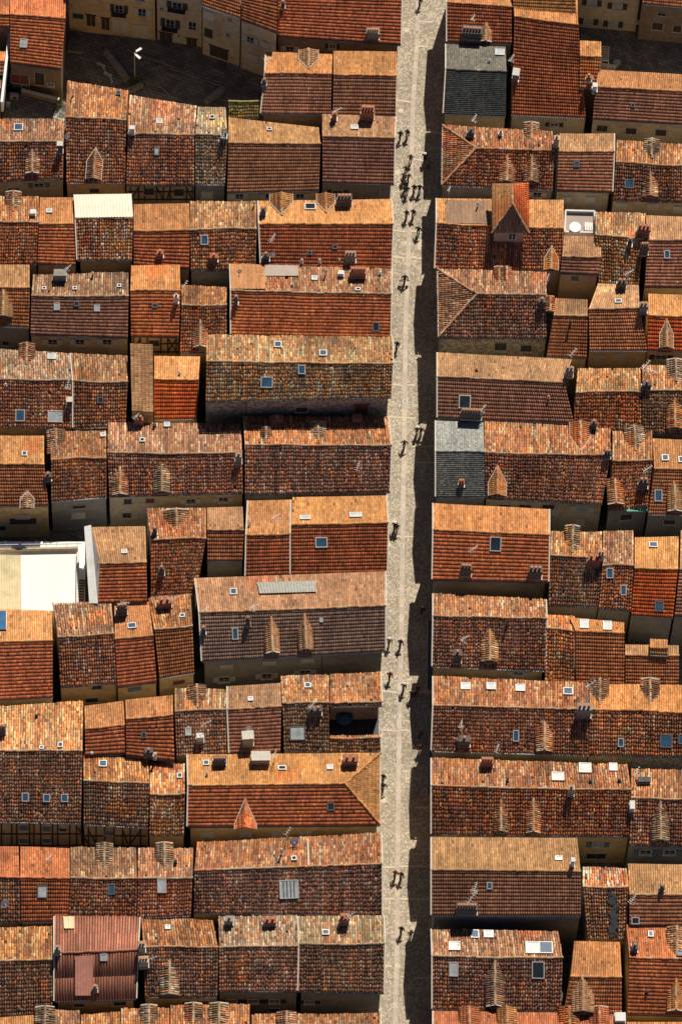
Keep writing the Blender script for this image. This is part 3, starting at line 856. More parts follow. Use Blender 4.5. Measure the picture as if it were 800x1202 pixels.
skylight(h,'u',187,143,.6,.7,'w','w'); skylight(h,'l',184,178,.5,.9,'w','d'); chimney(h,'u',155,158,.6,.5,1.3,'white',0,False)
window(h,175,224,1.2,1.4,'d',0); window(h,210,225,1.2,1.4,'d',0)
timber(h,150,228,217,235,(153,163,170,184,192,200,219,226),((153,235,163,219),(184,219,192,235),(200,220,196,235),(219,220,226,235)))
h = HH('narrow house with a striped grey and cream roof, beside the half-timbered house', (232,126,265,126, 229,158,267,159, 229,216,264,216), 'cg', 'cg', .15, 'grey')
skylight(h,'u',249,138,.5,.5,'d','z'); window(h,243,228,1.3,1.4,'p',0); chimney(h,'u',263,163,.6,.6,1.4,'dark',1); antenna(h,'u',262,168,1.8,70,.8)
h = HH('wide house with a ribbed brown lower roof, below a mossy lean-to', (268,138,374,150, 268,168,376,169, 266,226,374,223), 'ft', 'mb', .1, 'beige')
for x in (281,316,352): window(h,x,230,1.0,1.2,'p',1)
skylight(h,'u',316,152,.5,.4,'d','z')
h = HH('low mossy yellow-green lean-to roof between the square and two houses', (268,118,304,118, 268,119,304,119, 268,139,303,137), 'gy', 'gy', -1.0, 'brown', cat='lean-to', name='lean_to')
h = HH('street house with a tall red chimney standing on its light orange slope', (378,134,464,137, 378,160,463,162, 378,214,462,216), 'ft', 'mb', .55, 'grey', verge='R')
chimney(h,'u',431,141,1.5,1.0,1.9,'brick',4); chimney(h,'u',392,142,.6,.5,1.3,'brick',1); antenna(h,'u',394,140,2.0,45); skylight(h,'u',416,150,.8,.6,'w','z')
window(h,396,226,1.2,1.2,'d',1); downpipe(h,446,217)
# row between the square and row 1
h = HH('house with one hooded dormer on its orange slope, beside the square', (312,61,390,64, 311,86,389,87, 306,133,388,134), 'fo', 'mb', .4, 'brown', verge='L')
dormer(h,'u',362,62,2.5,.35,22,'ft',vg=True,win=False); antenna(h,'u',314,79,2.0,50); chimney(h,'l',310,101,.5,.5,.9,'dark',1)
h = HH('street house with an orange upper slope and brown ribbed lower slope, behind the red chimney', (391,60,465,61, 391,88,465,89, 390,134,464,135), 'fo', 'mb', .55, 'brown', verge='')
# row 2
h = HH('house with a hooded dormer, at the left edge of the third roof row', (-40,230,46,231, -40,261,46,261, -40,311,43,309), 'cw', 'cr', 0, 'brown')
dormer(h,'u',16,229,1.9,.4,24,'cm',win=False); chimney(h,'u',39,254,.6,.6,.7,'white',0,False)
h = HH('small house with smooth orange upper slope, left of the cream sheet roof', (47,232,89,232, 46,263,89,263, 44,309,89,311), 'fo', 'hr', .1, 'brown')
skylight(h,'u',58,248,.6,.6,'w','z')
h = HH('house whose upper roof is cream corrugated sheet above patchy orange tiles', (88,230,154,229, 89,257,156,256, 91,305,155,305), 'cp', 'cp', .7, 'brown', verge='L')
# cream sheet over the upper slope
def sheet_over(h, side, pts, mat, name, lift=.22, rib=.35):
    A, n, x, d = frame(h, side)
    q = [hit(a, b, A, n) + n*lift for a, b in pts]       # tl, tr, br, bl
    mb = MB(); mb.hexa([v - n*.04 for v in q], q)
    nrib = int((q[1]-q[0]).length/rib)
    for i in range(nrib+1):
        s_ = i/nrib; a = q[0].lerp(q[1], s_); b = q[3].lerp(q[2], s_); mb.bar(a + n*.02, b + n*.02, .045)
    return mb.build(name, mat, h.roof)
sheet_over(h,'u',[(87,230),(154,229),(156,256),(89,257)],CREAMTILE,'corrugated_sheet')
h = HH('house with rough light orange upper slope, right of the cream sheet roof', (157,240,222,239, 157,271,223,270, 157,310,222,315), 'fo', 'hr', .1, 'brown')
chimney(h,'l',188,303,.75,.6,1.0,'brick',1)
h = HH('house with grey-brown roof and one small skylight, beside the two-dormer bright orange roof', (223,237,301,237, 223,270,301,269, 224,317,300,316), 'cm', 'cd', .1, 'grey')
skylight(h,'l',240,282,.8,1.1,'b','z'); chimney(h,'l',251,308,.9,.6,1.1,'brick',1); pipe(h,'u',298,242,1.0,.08)
h = HH('long street house with two hooded dormers and a four-pot chimney on bright orange tiles', (303,236,459,234, 304,263,461,263, 306,312,459,316), 'fb', 'mr', .3, 'brown', verge='LR')
dormer(h,'u',330,231,2.9,.3,24,'fo',vg=True,win=False); dormer(h,'u',382,231,2.3,.3,24,'fo',vg=True,win=False)
skylight(h,'u',364,243,1.2,.9,'d','w'); chimney(h,'u',404,241,1.7,.9,1.3,'dark',4); chimney(h,'u',309,253,.6,.6,1.0,'dark',1); antenna(h,'l',319,290,2.0,55)
skylight(h,'l',363,297,.5,.4,'d','d'); skylight(h,'l',393,290,.5,.4,'d','d'); chimney(h,'l',411,309,1.2,.8,1.6,'grey',3); chimney(h,'l',312,307,.8,.6,1.2,'dark',1); dish(h,'l',320,302,.35)
pipe(h,'l',354,309,.8,.1); pipe(h,'l',375,309,.8,.1); pipe(h,'l',398,306,.3,.07)
# row 3
h = HH('orange-sloped house with a small dormer, at the left edge of the fourth roof row', (-40,311,35,311, -40,338,35,338, -40,380,34,384), 'ft', 'mo', 0, 'grey')
dormer(h,'l',4,372,2.4,.4,26,'ft'); window(h,7,402,.8,.9,'d',0)
h = HH('house with three small skylights above white shuttered windows', (39,323,151,320, 37,347,151,347, 36,392,150,396), 'cm', 'hb', .1, 'beige')
skylight(h,'l',67,360,.6,.8,'w','z'); skylight(h,'l',114,362,.6,.7,'w','z'); skylight(h,'l',90,357,.5,.5,'d','d'); chimney(h,'u',71,330,1.4,.9,1.3,'grey',0,False); pipe(h,'u',109,324,.7,.12,POT)
for x in (62,94,126): window(h,x,401,1.1,1.3,'p',1)
skylight(h,'u',52,339,.4,.4,'d','z'); skylight(h,'u',88,339,.4,.4,'d','z'); skylight(h,'u',140,336,.4,.4,'d','z'); antenna(h,'u',80,322,1.6,40,.7)
h = HH('narrow half-timbered house with rough orange upper slope and red-brown lower slope', (154,312,211,311, 153,341,212,341, 154,394,210,395), 'fo', 'hr', .4, 'ochre')
skylight(h,'l',182,359,.5,.4,'d','d'); window(h,181,402,1.2,1.2,'d',0); chimney(h,'l',207,357,.45,.45,1.6,'white',1)
timber(h,154,210,395,414,(157,165,173,189,197,207),((157,413,165,396),(197,397,207,412),(207,397,197,412)))
h = HH('low house with a worn dark roof and small dormer, beside the half-timbered narrow house', (213,335,267,338, 213,358,266,358, 211,413,266,412), 'cw', 'cd', -.7, 'beige')
dormer(h,'l',235,407,1.8,.5,28,'cm'); antenna(h,'u',217,342,1.6,70,.8)
h = HH('long street house with a pale grey sheet patch above a deep orange-red lower slope', (270,310,459,316, 271,341,459,345, 271,392,458,396), 'cm', 'hr', .4, 'brown', verge='LR')
sheet_over(h,'u',[(313,312),(350,313),(350,325),(308,325)],DULLSHEET,'grey_sheet',.2,1.0)
sheet_over(h,'u',[(271,311),(311,312),(311,340),(272,340)],TILE,'rough_tile_patch',.16,.5); colour_mesh([c for c in h.roof.children if c.name.startswith('rough')][0],(.56,.25,.10))
skylight(h,'u',369,327,.6,.6,'w','z'); chimney(h,'u',420,327,1.8,1.0,1.2,'brick',6); chimney(h,'u',400,325,.6,.5,.7,'white',0,False); pipe(h,'u',382,323,1.2,.08); pipe(h,'u',446,322,.5,.12); pipe(h,'u',343,335,.3,.1)
skylight(h,'l',441,384,.7,1.0,'d','d'); chimney(h,'l',277,358,.45,.5,1.4,'dark',1); dish(h,'u',281,322,.3); skylight(h,'u',420,340,.5,.4,'d','z')
# row 4
h = HH('dark-roofed house with a round-hooded dormer and two large skylights, at the left edge', (-40,408,82,415, -40,444,84,446, -40,499,84,502), 'cg', 'cd', 0, 'brown')
dormer(h,'u',32,407,1.9,.4,25,'cm',win=False); skylight(h,'u',61,419,.9,.8,'w','w'); skylight(h,'l',24,488,1.0,1.3,'b','z'); skylight(h,'l',65,489,1.6,1.3,'w','w'); antenna(h,'l',80,462,2.0,60); chimney(h,'l',82,478,.6,.5,1.2,'dark',0)
pipe(h,'l',7,453,.4,.1)
h = HH('dark mottled house left of the tall striped orange shed roof', (83,415,150,418, 86,447,150,448, 86,502,148,500), 'cm', 'cd', .1, 'brown', verge='L')
skylight(h,'l',118,470,.6,.6,'d','d')
h = HH('bright red-tiled house between the striped shed roof and the tall stone house', (181,418,235,419, 181,445,233,446, 181,492,231,491), 'fb', 'mv', -.6, 'ochre')
pipe(h,'u',211,439,.4,.1); pipe(h,'u',176,443,.5,.08)
# shed with tiles running across
def shed(label, q, pal, z0, z1, wall, mat=None):
    """q: top left, top right, bottom right, bottom left; tiles run across, left edge high"""
    NH[0] += 1
    A = P(*q[0], z0); B = P(*q[3], z0); C = P(*q[1], z1); D = P(*q[2], z1)
    base = (A+B+C+D)/4; base.z = 0; root = empty('shed_roofed_house', base); tag(root, label, 'house', gcur)
    mb = MB(); g = lambda v: Vector((v.x, v.y, -.05)); L = [v - Vector((0,0,.15)) for v in (A, C, D, B)]
    for i in range(4): mb.poly([g(L[i]), g(L[(i+1)%4]), L[(i+1)%4], L[i]])
    mb.build('wall', WALLS[wall], root)
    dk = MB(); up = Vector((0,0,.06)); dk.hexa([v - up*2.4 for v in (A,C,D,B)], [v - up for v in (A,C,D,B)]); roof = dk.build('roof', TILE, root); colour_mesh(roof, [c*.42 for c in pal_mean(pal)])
    tile_object('roof_tiles', [(A, B, C, D, pal, None, .1)], NH[0], roof)
    h = House(); h.root = root; h.roof = roof; return h
shed('tall narrow house whose orange tiles run crosswise in horizontal stripes', [(153,403),(179,404),(180,484),(155,482)], 'ft', 10.8, 9.6, 'ochre')
h = HH('tall long street house of rubble stone with four blue skylights', (242,393,460,396, 242,424,461,427, 241,471,459,466), 'cq', 'cx', 3.5, 'stone', verge='R')
skylight(h,'u',326,405,.8,.8,'b','z'); skylight(h,'u',379,415,.8,.8,'b','z'); skylight(h,'l',354,434,.75,1.0,'b','z'); skylight(h,'l',313,449,1.3,1.2,'b','z')
window(h,354,480,1.3,1.0,'w',0); door(h,424,481,1.6,2.6,'r'); downpipe(h,289,472,LEAD)
# row 5
h = HH('bright orange house with an ochre front and balcony, at the left edge', (-40,511,52,512, -40,544,52,545, -40,594,57,593), 'fb', 'mo', .2, 'ochre')
window(h,27,606,1.7,1.1,'p',0,'w',True); window(h,38,619,.6,.5,''); window(h,2,619,1.0,1.0,'d',0); skylight(h,'u',29,533,.5,.6,'b','w'); dormer(h,'l',32,596,1.7,.3,18,'cm',vg=True)
h = HH('grey-fronted house with a shaggy dormer and pale mottled tiles', (58,507,125,506, 60,540,125,538, 60,588,125,583), 'cw', 'cd', .1, 'grey')
dormer(h,'u',66,508,2.2,.35,24,'cm',win=False); window(h,93,594,1.5,.5,'d',0); window(h,92,604,1.5,1.2,'p',0); skylight(h,'u',121,511,.5,.5,'w','w'); chimney(h,'l',57,565,.7,.6,1.2,'dark',1)
h = HH('wide dark house with two dormers, left of the street corner in the sixth roof row', (127,496,283,498, 126,531,284,531, 128,582,285,578), 'cm', 'cd', 0, 'beige')
dormer(h,'l',141,580,1.9,.5,26,'cm'); dormer(h,'l',190,578,1.9,.5,26,'cg'); window(h,150,588,.9,1.0,'d',0); window(h,176,587,1.0,.9,'r',0); window(h,224,588,1.1,1.2,'p',1); window(h,262,586,1.1,1.1,'p',1); window(h,149,604,1.0,1.1,'d',0)
chimney(h,'u',163,499,1.0,.7,1.2,'brick',2); antenna(h,'u',160,497,1.8,45,.9); skylight(h,'u',167,517,.5,.5,'d','z'); skylight(h,'u',196,499,.6,.6,'w','w'); pipe(h,'u',181,501,.5,.12,BLACKM); chimney(h,'l',280,545,.7,.6,1.8,'grey',1)
h = HH('dark-roofed street house in the shadow of the tall stone house', (285,489,455,490, 287,522,459,523, 287,580,457,577), 'cw', 'ck', 0, 'grey', verge='R')
dormer(h,'u',312,505,1.3,.3,24,'cm',win=False); dormer(h,'u',373,499,1.9,.35,22,'cg',win=False); chimney(h,'u',325,497,1.3,.7,.8,'brick',1); chimney(h,'u',419,496,1.0,.7,.9,'brick',0,False); antenna(h,'l',419,558,2.2,65)
# row 6
h = HH('house with a broad white rendered side wall beside the white roof terrace', (106,619,171,618, 115,662,172,660, 115,707,173,706), 'ft', 'hr', .5, 'white')
mbw = MB(); 
qa = [P(99,618,h.zu+.1), P(107,616,h.zu+.35), P(117,660,h.Zr+.35), P(115,708,h.zl+.35), P(105,708,h.zl-.1)]
bt = [Vector((v.x, v.y, v.z-.5)) for v in qa]
i=len(mbw.v); mbw.poly(qa); 
for a_ in range(5): mbw.poly([qa[a_], qa[(a_+1)%5], bt[(a_+1)%5], bt[a_]])
mbw.build('parapet', WALLS['white'], h.root)
skylight(h,'u',146,648,.6,.5,'w','z')
h = HH('dark red-brown house with a wide hooded dormer in the seventh roof row', (172,597,242,597, 177,634,242,632, 177,699,230,696), 'cw', 'cr', .1, 'beige')
dormer(h,'u',207,602,3.0,.3,18,'cm',win=False); chimney(h,'l',190,676,.6,.5,1.6,'dark',1); chimney(h,'u',182,628,.5,.5,1.1,'dark',1)
h = HH('small red-tiled house above a tiny dark courtyard', (243,596,285,595, 243,622,286,622, 243,658,285,658), 'ft', 'mo', -.4, 'beige')
h = HH('narrow orange and red house with dark gaps on both sides, beside the street house', (291,588,341,587, 289,628,340,627, 288,676,340,674), 'fo', 'mr', .1, 'beige', verge='LR')
antenna(h,'u',322,618,2.4,60); pipe(h,'u',293,616,.6,.08)
h = HH('street house with a deep dark-red lower slope and a framed green-blinded skylight', (343,584,453,582, 342,616,455,614, 342,674,454,672), 'fb', 'mr', .2, 'brown', verge='R')
skylight(h,'u',358,608,1.1,.5,'w','z'); skylight(h,'u',417,605,1.3,.6,'w','z'); skylight(h,'l',377,637,1.3,1.1,'b','w')
# row 7
h = HH('house with two blue solar panels, at the left edge below the white terrace', (-40,714,61,717, -40,754,62,752, -40,823,62,818), 'fb', 'hr', .1, 'ochre')
for yy in (724,735):
    c, n, x, d = on(h,'u',3,yy); mb = MB(); mb.box(c+n*.2, x*.45, d*.7, n*.04); o = mb.build('solar_panel', SOLAR, h.root); mb = MB()
    for s_ in (-1,1): mb.box(c+n*.22+x*s_*.47, x*.03, d*.74, n*.05)
    mb.build('panel_frame', ZINC, o)
h = HH('mottled brown and cream house, left of the small house with twin chimneys', (62,709,131,706, 68,748,134,744, 71,806,137,801), 'cm', 'cd', .4, 'ochre', verge='')
window(h,114,806,1.1,.6,'w',0); window(h,108,821,1.4,1.0,'d',0); downpipe(h,136,803)
h = HH('small orange house with twin sooty chimneys and a square skylight', (134,710,175,707, 135,750,180,746, 138,806,184,800), 'fo', 'hr', .1, 'ochre')
chimney(h,'u',144,722,1.1,.8,1.6,'dark',3); skylight(h,'u',155,735,.9,.7,'b','z'); window(h,158,808,1.6,.8,'b',0); antenna(h,'u',146,716,2.0,20,.8)
h = HH('narrow house with a shadow-ringed chimney, left of the long brown roof', (174,703,224,697, 181,739,226,735, 187,796,228,789), 'cw', 'mo', .1, 'ochre')
chimney(h,'u',194,714,1.5,.9,1.2,'brick',2); skylight(h,'u',214,723,.5,.5,'b','z'); antenna(h,'u',203,712,2.2,45); window(h,210,800,1.4,.9,'r',0)
h = HH('long brown street house with two pointed dormers and a pale glazed roof strip', (229,679,452,671, 234,719,452,711, 237,776,452,764), 'ft', 'mt', .7, 'grey', verge='LR')
sheet_over(h,'u',[(302,685),(370,683),(370,696),(305,698)],ROOFGLASS,'glazed_roof_strip',.22,.35)
skylight(h,'u',274,695,.7,.8,'b','w'); dormer(h,'l',320,767,1.7,.75,32,'ft'); dormer(h,'l',359,764,1.7,.75,32,'ft'); skylight(h,'l',276,744,.6,1.3,'b','z'); chimney(h,'l',291,735,.5,.5,1.6,'dark',1); antenna(h,'u',297,722,2.2,50)
skylight(h,'l',377,728,.3,.4,'w','w'); antenna(h,'u',241,722,1.6,30,.6); chimney(h,'l',239,745,.5,.5,1.2,'dark',1)
for x, y in ((266,781),(316,777),(361,774)): window(h,x,y,1.4,.8,'p',0)
for x, y in ((263,797),(313,793),(358,789)): window(h,x,y,1.2,1.3,'p',1)
downpipe(h,378,770,LEAD)
# row 8
h = HH('large house with pale orange upper slope and dark lower slope with three skylights', (-40,832,98,823, -40,880,97,881, -40,963,95,966), 'cq', 'ck', .3, 'beige')
skylight(h,'u',71,875,.5,.6,'b','w'); skylight(h,'u',49,878,.4,.4,'b','z'); skylight(h,'l',30,936,.7,.9,'b','z'); skylight(h,'l',55,937,.7,.8,'b','z'); skylight(h,'l',76,937,.7,.8,'b','z'); chimney(h,'u',3,862,.8,.7,1.3,'dark',2); pipe(h,'u',43,841,.3,.1,BLACKM)
timber(h,0,95,967,994,(2,14,20,35,40,48,62,68,82,90),()); window(h,28,971,.9,1.1,'b',0); window(h,55,972,.9,1.1,'b',0); window(h,28,986,.9,1.1,'b',0); window(h,55,986,.9,1.1,'b',0); window(h,74,973,.8,.5,'d',0)
h = HH('half-timbered house with crossed braces below a brown mottled roof', (98,885,173,883, 98,916,176,919, 98,967,174,971), 'cw', 'ck', -.3, 'beige')
skylight(h,'u',121,897,.8,.8,'b','z'); pipe(h,'u',108,886,.5,.12)
timber(h,98,172,971,994,(104,113,123,134,144,153,165),((92,972,104,990),(113,990,104,974),(144,974,150,990),(165,974,153,990))); window(h,128,977,1.0,1.0,'b',0)
h = HH('small orange house with a smooth upper slope, left of its stepped orange neighbour', (99,829,145,823, 100,856,147,851, 100,886,147,884), 'fo', 'hr', 0, 'beige')
h = HH('red-brown ribbed house with a stubby chimney at its lower corner', (147,822,203,816, 148,844,203,839, 148,886,205,893), 'fo', 'hr', .5, 'beige')
skylight(h,'l',169,863,.4,.6,'d','d'); chimney(h,'l',175,888,.9,.7,1.0,'dark',1); pipe(h,'l',182,890,1.2,.13)
h = HH('dark mottled house with a round-hooded dormer and a white-framed skylight', (205,808,266,810, 205,835,265,833, 207,888,266,884), 'cm', 'ck', .1, 'beige')
dormer(h,'u',231,808,2.2,.35,24,'cm',win=False); skylight(h,'l',221,859,.6,.8,'w','w'); chimney(h,'l',235,872,.8,.6,1.4,'white',0,False); antenna(h,'l',241,858,2.0,60)
h = HH('orange and brown ribbed house with a big pale chimney, beside the round-hooded dormer', (267,806,329,802, 267,833,330,829, 269,884,329,882), 'ft', 'hb', .1, 'beige', verge='L')
chimney(h,'l',291,876,1.2,.9,1.8,'beige',0); dish(h,'l',292,858,.4,-100); skylight(h,'u',294,821,.5,.5,'w','z'); pipe(h,'l',303,862,1.4,.05)
h = HH('house with a large barred skylight left of the sunken dark roof terrace', (329,794,386,792, 331,826,386,825, 333,880,386,882), 'cw', 'cm', .2, 'beige')
skylight(h,'u',361,805,.6,.6,'b','z'); skylight(h,'l',349,861,1.6,1.5,'w','d'); chimney(h,'l',370,840,1.4,.7,1.2,'dark',2); antenna(h,'l',366,836,2.0,50)
h = HH('street house whose lower slope is cut away for a dark sunken roof terrace', (387,792,446,789, 387,825,448,824, 387,829,448,828), 'cw', 'cm', .22, 'brown', verge='R')
h = HH('narrow strip of mottled roof along the front edge of the sunken dark terrace', (387,864,446,863, 387,867,446,866, 387,882,447,884), 'cw', 'cm', -1.3, 'beige', verge='R', group='tiled houses left of the street')
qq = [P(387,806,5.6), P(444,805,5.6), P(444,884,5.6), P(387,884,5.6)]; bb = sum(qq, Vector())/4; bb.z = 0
rt = empty('sunken_terrace', bb); tag(rt, 'terrace sunk behind the street house roof, floor coloured black for deep shade', 'terrace')
mb = MB(); mb.hexa([v-Vector((0,0,5.5)) for v in qq], qq); mb.build('terrace_floor', SHADE_FLOOR, rt)
c = P(404,841,5.6+1.9); rt = empty('parasol', Vector((c.x,c.y,5.6))); tag(rt, 'open blue-grey parasol standing in the sunken dark terrace', 'parasol')
mb = MB(); mb.cyl(Vector((c.x,c.y,5.6)), c+Vector((0,0,.25)), .03, None, 8); mb.build('pole', METAL_PALE, rt)
mb = MB(); ring = [c+Vector((math.cos(k*math.pi/4)*1.05, math.sin(k*math.pi/4)*1.05, -.15)) for k in range(8)]
for k in range(8): mb.poly([c+Vector((0,0,.3)), ring[k], ring[(k+1)%8]])
mb.build('canopy', AWN, rt)
# row 9
h = HH('narrow house with patchy orange and cream tiles, left of the hipped bright orange roof', (176,897,217,897, 176,932,217,932, 175,980,216,979), 'cp', 'cp', -.2, 'ochre')
skylight(h,'u',211,911,.5,.6,'b','z')
h = HH('long street house with a hipped end, bright orange tiles and yellow ochre front', (220,886,446,884, 221,922,405,920, 220,970,446,968), 'fb', 'hr', .4, 'ochre', hip='R', verge='LR')
chimney(h,'u',258,899,1.4,.8,1.0,'dark',5); chimney(h,'u',306,897,2.0,1.0,.9,'beige',0); chimney(h,'u',411,899,1.6,.9,1.2,'brick',2); skylight(h,'u',242,896,.6,.6,'b','z'); skylight(h,'u',331,902,.8,.5,'d','z'); skylight(h,'u',387,901,.6,.6,'w','w'); pipe(h,'u',243,909,.5,.1)
skylight(h,'l',388,947,.7,.8,'d','d'); dormer(h,'l',288,972,2.6,.12,36,'hr',vg=True,win=False); antenna(h,'u',322,893,1.8,60,.8)
for x in (243,288,326,358): window(h,x,978,1.3,1.1,'p',0)
# row 10
h = HH('narrow brown-roofed house with a smooth red upper slope in the bottom left corner area', (-40,993,22,994, -40,1029,23,1030, -40,1082,24,1082), 'fr', 'ck', 0, 'brown')
dish(h,'l',6,1063,.5)
h = HH('house with bright red-orange upper slope and ribbed dark-red lower slope, left edge', (24,994,82,996, 24,1030,82,1031, 25,1082,80,1081), 'fr', 'mr', .1, 'brown')
skylight(h,'l',50,1047,1.0,1.3,'w','d'); antenna(h,'u',58,1014,1.8,60,.7)
h = HH('mottled house with a tall striped dormer and blue skylight, left of its twin', (83,995,160,996, 83,1030,161,1031, 80,1078,160,1078), 'cm', 'cd', .1, 'brown')
dormer(h,'u',123,994,1.9,.55,24,'cg',win=False); skylight(h,'l',131,1044,.7,1.1,'b','d')
h = HH('mottled house with a tall striped dormer, left of the long dark street house', (162,996,227,996, 162,1031,226,1030, 161,1077,224,1074), 'cm', 'cd', .25, 'brown')
dormer(h,'u',193,994,2.0,.55,24,'cg',win=False); skylight(h,'l',190,1040,.9,1.5,'w','z'); pipe(h,'u',206,1013,.5,.12,BLACKM)
h = HH('long dark-roofed street house with one large barred skylight', (231,989,447,978, 228,1022,448,1014, 227,1071,448,1074), 'cw', 'ck', .3, 'beige', verge='R')
sk = skylight(h,'l',339,1044,2.0,2.0,'w','w'); skylight(h,'u',345,1008,.5,.5,'d','z'); antenna(h,'u',337,985,2.0,45,.9); dish(h,'u',345,990,.55,-80); pipe(h,'u',330,1003,1.4,.1)
c, n, x, d = on(h,'l',339,1044); mb = MB()
for k_ in range(4): mb.box(c+n*.2+x*(k_-1.5)*.4, x*.04, d*.95, n*.03)
mb.build('glazing_bar', BLACKM, sk)
mb = MB(); a, b = on(h,'u',361,985)[0], on(h,'u',362,1016)[0]; mb.bar(a+n*.12, b+n*.12, .09); mb.build('party_wall_coping', MORTAR, h.root)
# row 11
h = HH('brown mottled house left of the red sheet-metal roof, bottom left', (-40,1090,62,1088, -40,1129,62,1126, -40,1196,62,1190), 'cw', 'ck', 0, 'ochre')
PAL['rm'] = (('k',), [(.42,.155,.095,6),(.37,.135,.085,3),(.46,.19,.12,1)]); TK['k'] = (.30, 3.2, ((.0,.0),(.2,.045),(.5,.045),(.7,.0)), .01, .003, .01)
h = HH('house roofed in dull red corrugated sheets with chimneys at its corners', (64,1076,164,1077, 64,1119,162,1115, 64,1175,160,1172), 'rm', 'rm', .5, 'ochre', verge='LR')
chimney(h,'l',68,1121,.6,.6,1.4,'grey',1); chimney(h,'l',112,1165,.5,.5,1.1,'grey',1); chimney(h,'u',167,1118,.7,.8,1.4,'beige',2); chimney(h,'l',169,1136,1.0,.8,1.5,'beige',3); window(h,93,1179,1.2,.6,'w',0); window(h,141,1177,1.4,.8,'w',0); skylight(h,'l',122,1124,.7,.7,'w','z')
sheet_over(h,'l',[(89,1123),(110,1122),(108,1169),(89,1169)],REDMETAL,'raised_red_sheet',.28,.3); sheet_over(h,'u',[(75,1077),(87,1077),(87,1091),(76,1091)],YELL,'yellow_sheet',.2,.4)
h = HH('dark mottled house with a striped dormer, right of the red sheet roof', (166,1076,250,1081, 168,1112,256,1112, 170,1170,255,1170), 'cw', 'ck', 0, 'ochre')
dormer(h,'l',199,1168,2.1,.6,26,'cg'); skylight(h,'u',197,1089,.5,.5,'w','z'); antenna(h,'l',178,1132,1.8,40,.8)
for x in (220,238): window(h,x,1176,1.2,.9,'r',0)
h = HH('grey-brown street-row house left of the white party-wall line, bottom centre', (256,1076,349,1075, 257,1112,350,1111, 257,1163,349,1163), 'cg', 'ck', 0, 'grey')
chimney(h,'u',269,1086,.8,.7,1.1,'grey',1); chimney(h,'u',317,1087,1.3,.8,.9,'brick',2); window(h,272,1175,1.2,.9,'d',1); window(h,297,1175,1.2,1.0,'d',1); window(h,322,1175,1.2,1.0,'d',1); window(h,322,1185,1.2,.9,'d',0)
h = HH('grey-brown street corner house right of the white party-wall line, bottom centre', (350,1076,450,1075, 351,1108,451,1107, 350,1163,450,1165), 'cg', 'ck', .15, 'grey', verge='LR')
chimney(h,'u',404,1086,1.0,.8,1.6,'brick',2); skylight(h,'u',382,1095,.7,.6,'b','z'); antenna(h,'u',409,1084,2.2,45); window(h,363,1176,1.1,.8,'d',1); downpipe(h,342,1164)
# bottom row
h = HH('orange roof edge showing at the bottom left corner', (-40,1197,40,1192, -40,1232,40,1228, -40,1290,40,1288), 'fo', 'mr', -.2, 'brown')
h = HH('roof edge with one striped dormer, second along the bottom from the left', (41,1184,94,1187, 41,1225,94,1225, 41,1280,94,1280), 'cm', 'ck', .1, 'brown')
dormer(h,'u',53,1186,2.2,.5,24,'cg',win=False)
h = HH('plain orange-brown roof edge, third along the bottom from the left', (95,1192,141,1188, 95,1228,141,1228, 95,1280,141,1280), 'cw', 'ck', 0, 'brown')
h = HH('roof edge with one dormer below the striped-dormer house, bottom', (142,1184,199,1184, 142,1222,199,1222, 142,1275,199,1275), 'cw', 'ck', .1, 'brown')
dormer(h,'u',175,1184,1.9,.5,24,'cg',win=False)
h = HH('roof edge with a close pair of dormers along the bottom', (200,1181,293,1179, 200,1219,293,1219, 200,1275,293,1275), 'cw', 'ck', .2, 'brown')
dormer(h,'u',227,1182,2.0,.5,24,'cm',win=False); dormer(h,'u',257,1182,2.2,.5,24,'cg',win=False)
h = HH('long roof edge with one dormer at the bottom, next to the street', (295,1191,446,1190, 295,1228,446,1228, 295,1280,446,1280), 'cw', 'ck', 0, 'brown', verge='R')
dormer(h,'u',336,1192,2.2,.5,24,'cm',win=False)

# ============================================================ HOUSES, RIGHT OF THE STREET
gcur = GRt
def awning(h, x0, y0, x1, y1, zt, out, label=None):
    a, b = P(x0, y0, zt), P(x1, y1, zt); mb = MB(); o_ = Vector((-out, 0, -.35))
    mb.hexa([a - Vector((0,0,.05)), b - Vector((0,0,.05)), b + o_ - Vector((0,0,.05)), a + o_ - Vector((0,0,.05))], [a, b, b + o_, a + o_])
    aw = mb.build('awning', AWN, h.root); m2 = MB(); m2.bar(a + o_, b + o_, .05); m2.build('awning_rail', METAL_PALE, aw)
h = HH('red-tiled street house with a row of pots on a dark chimney, top edge', (524,-40,600,-36, 524,3,600,8, 524,49,600,51), 'fo', 'mr', .3, 'beige', verge='L')
chimney(h,'l',553,47,2.4,1.2,1.5,'dark',6); antenna(h,'l',554,30,1.8,70,.7); dormer(h,'l',569,48,1.6,.3,26,'ft',win=False)
h = HH('small orange gable house at the top edge with a dormer', (601,-40,675,-36, 601,-8,675,-6, 602,18,676,24), 'fo', 'fo', .75, 'beige', over=.3)
h = HH('big red ribbed roof right of the slate-roofed house, near the top', (603,-12,677,-8, 603,19,678,29, 600,134,687,138), 'fo', 'mr', .6, 'beige')
window(h,625,145,1.2,.8,'d',0); window(h,650,146,1.0,.8,'d',1); chimney(h,'l',604,96,.7,.9,1.3,'grey',0); antenna(h,'l',599,78,1.8,60,.9); chimney(h,'l',692,97,.5,.4,.9,'beige',2)
h = HH('small flat-looking orange roof beside the dark courtyard, top right', (680,48,705,49, 680,66,705,67, 679,103,702,104), 'fo', 'mo', 0, 'brown')
h = HH('street house with a dark slate lower slope and grey weathered upper slope', (523,52,593,55, 523,81,594,84, 520,133,593,136), 'sb', 'sd', .2, 'ochre', verge='L')
skylight(h,'u',586,62,1.0,.9,'w','z'); downpipe(h,533,137); pipe(h,'u',574,72,.4,.1)
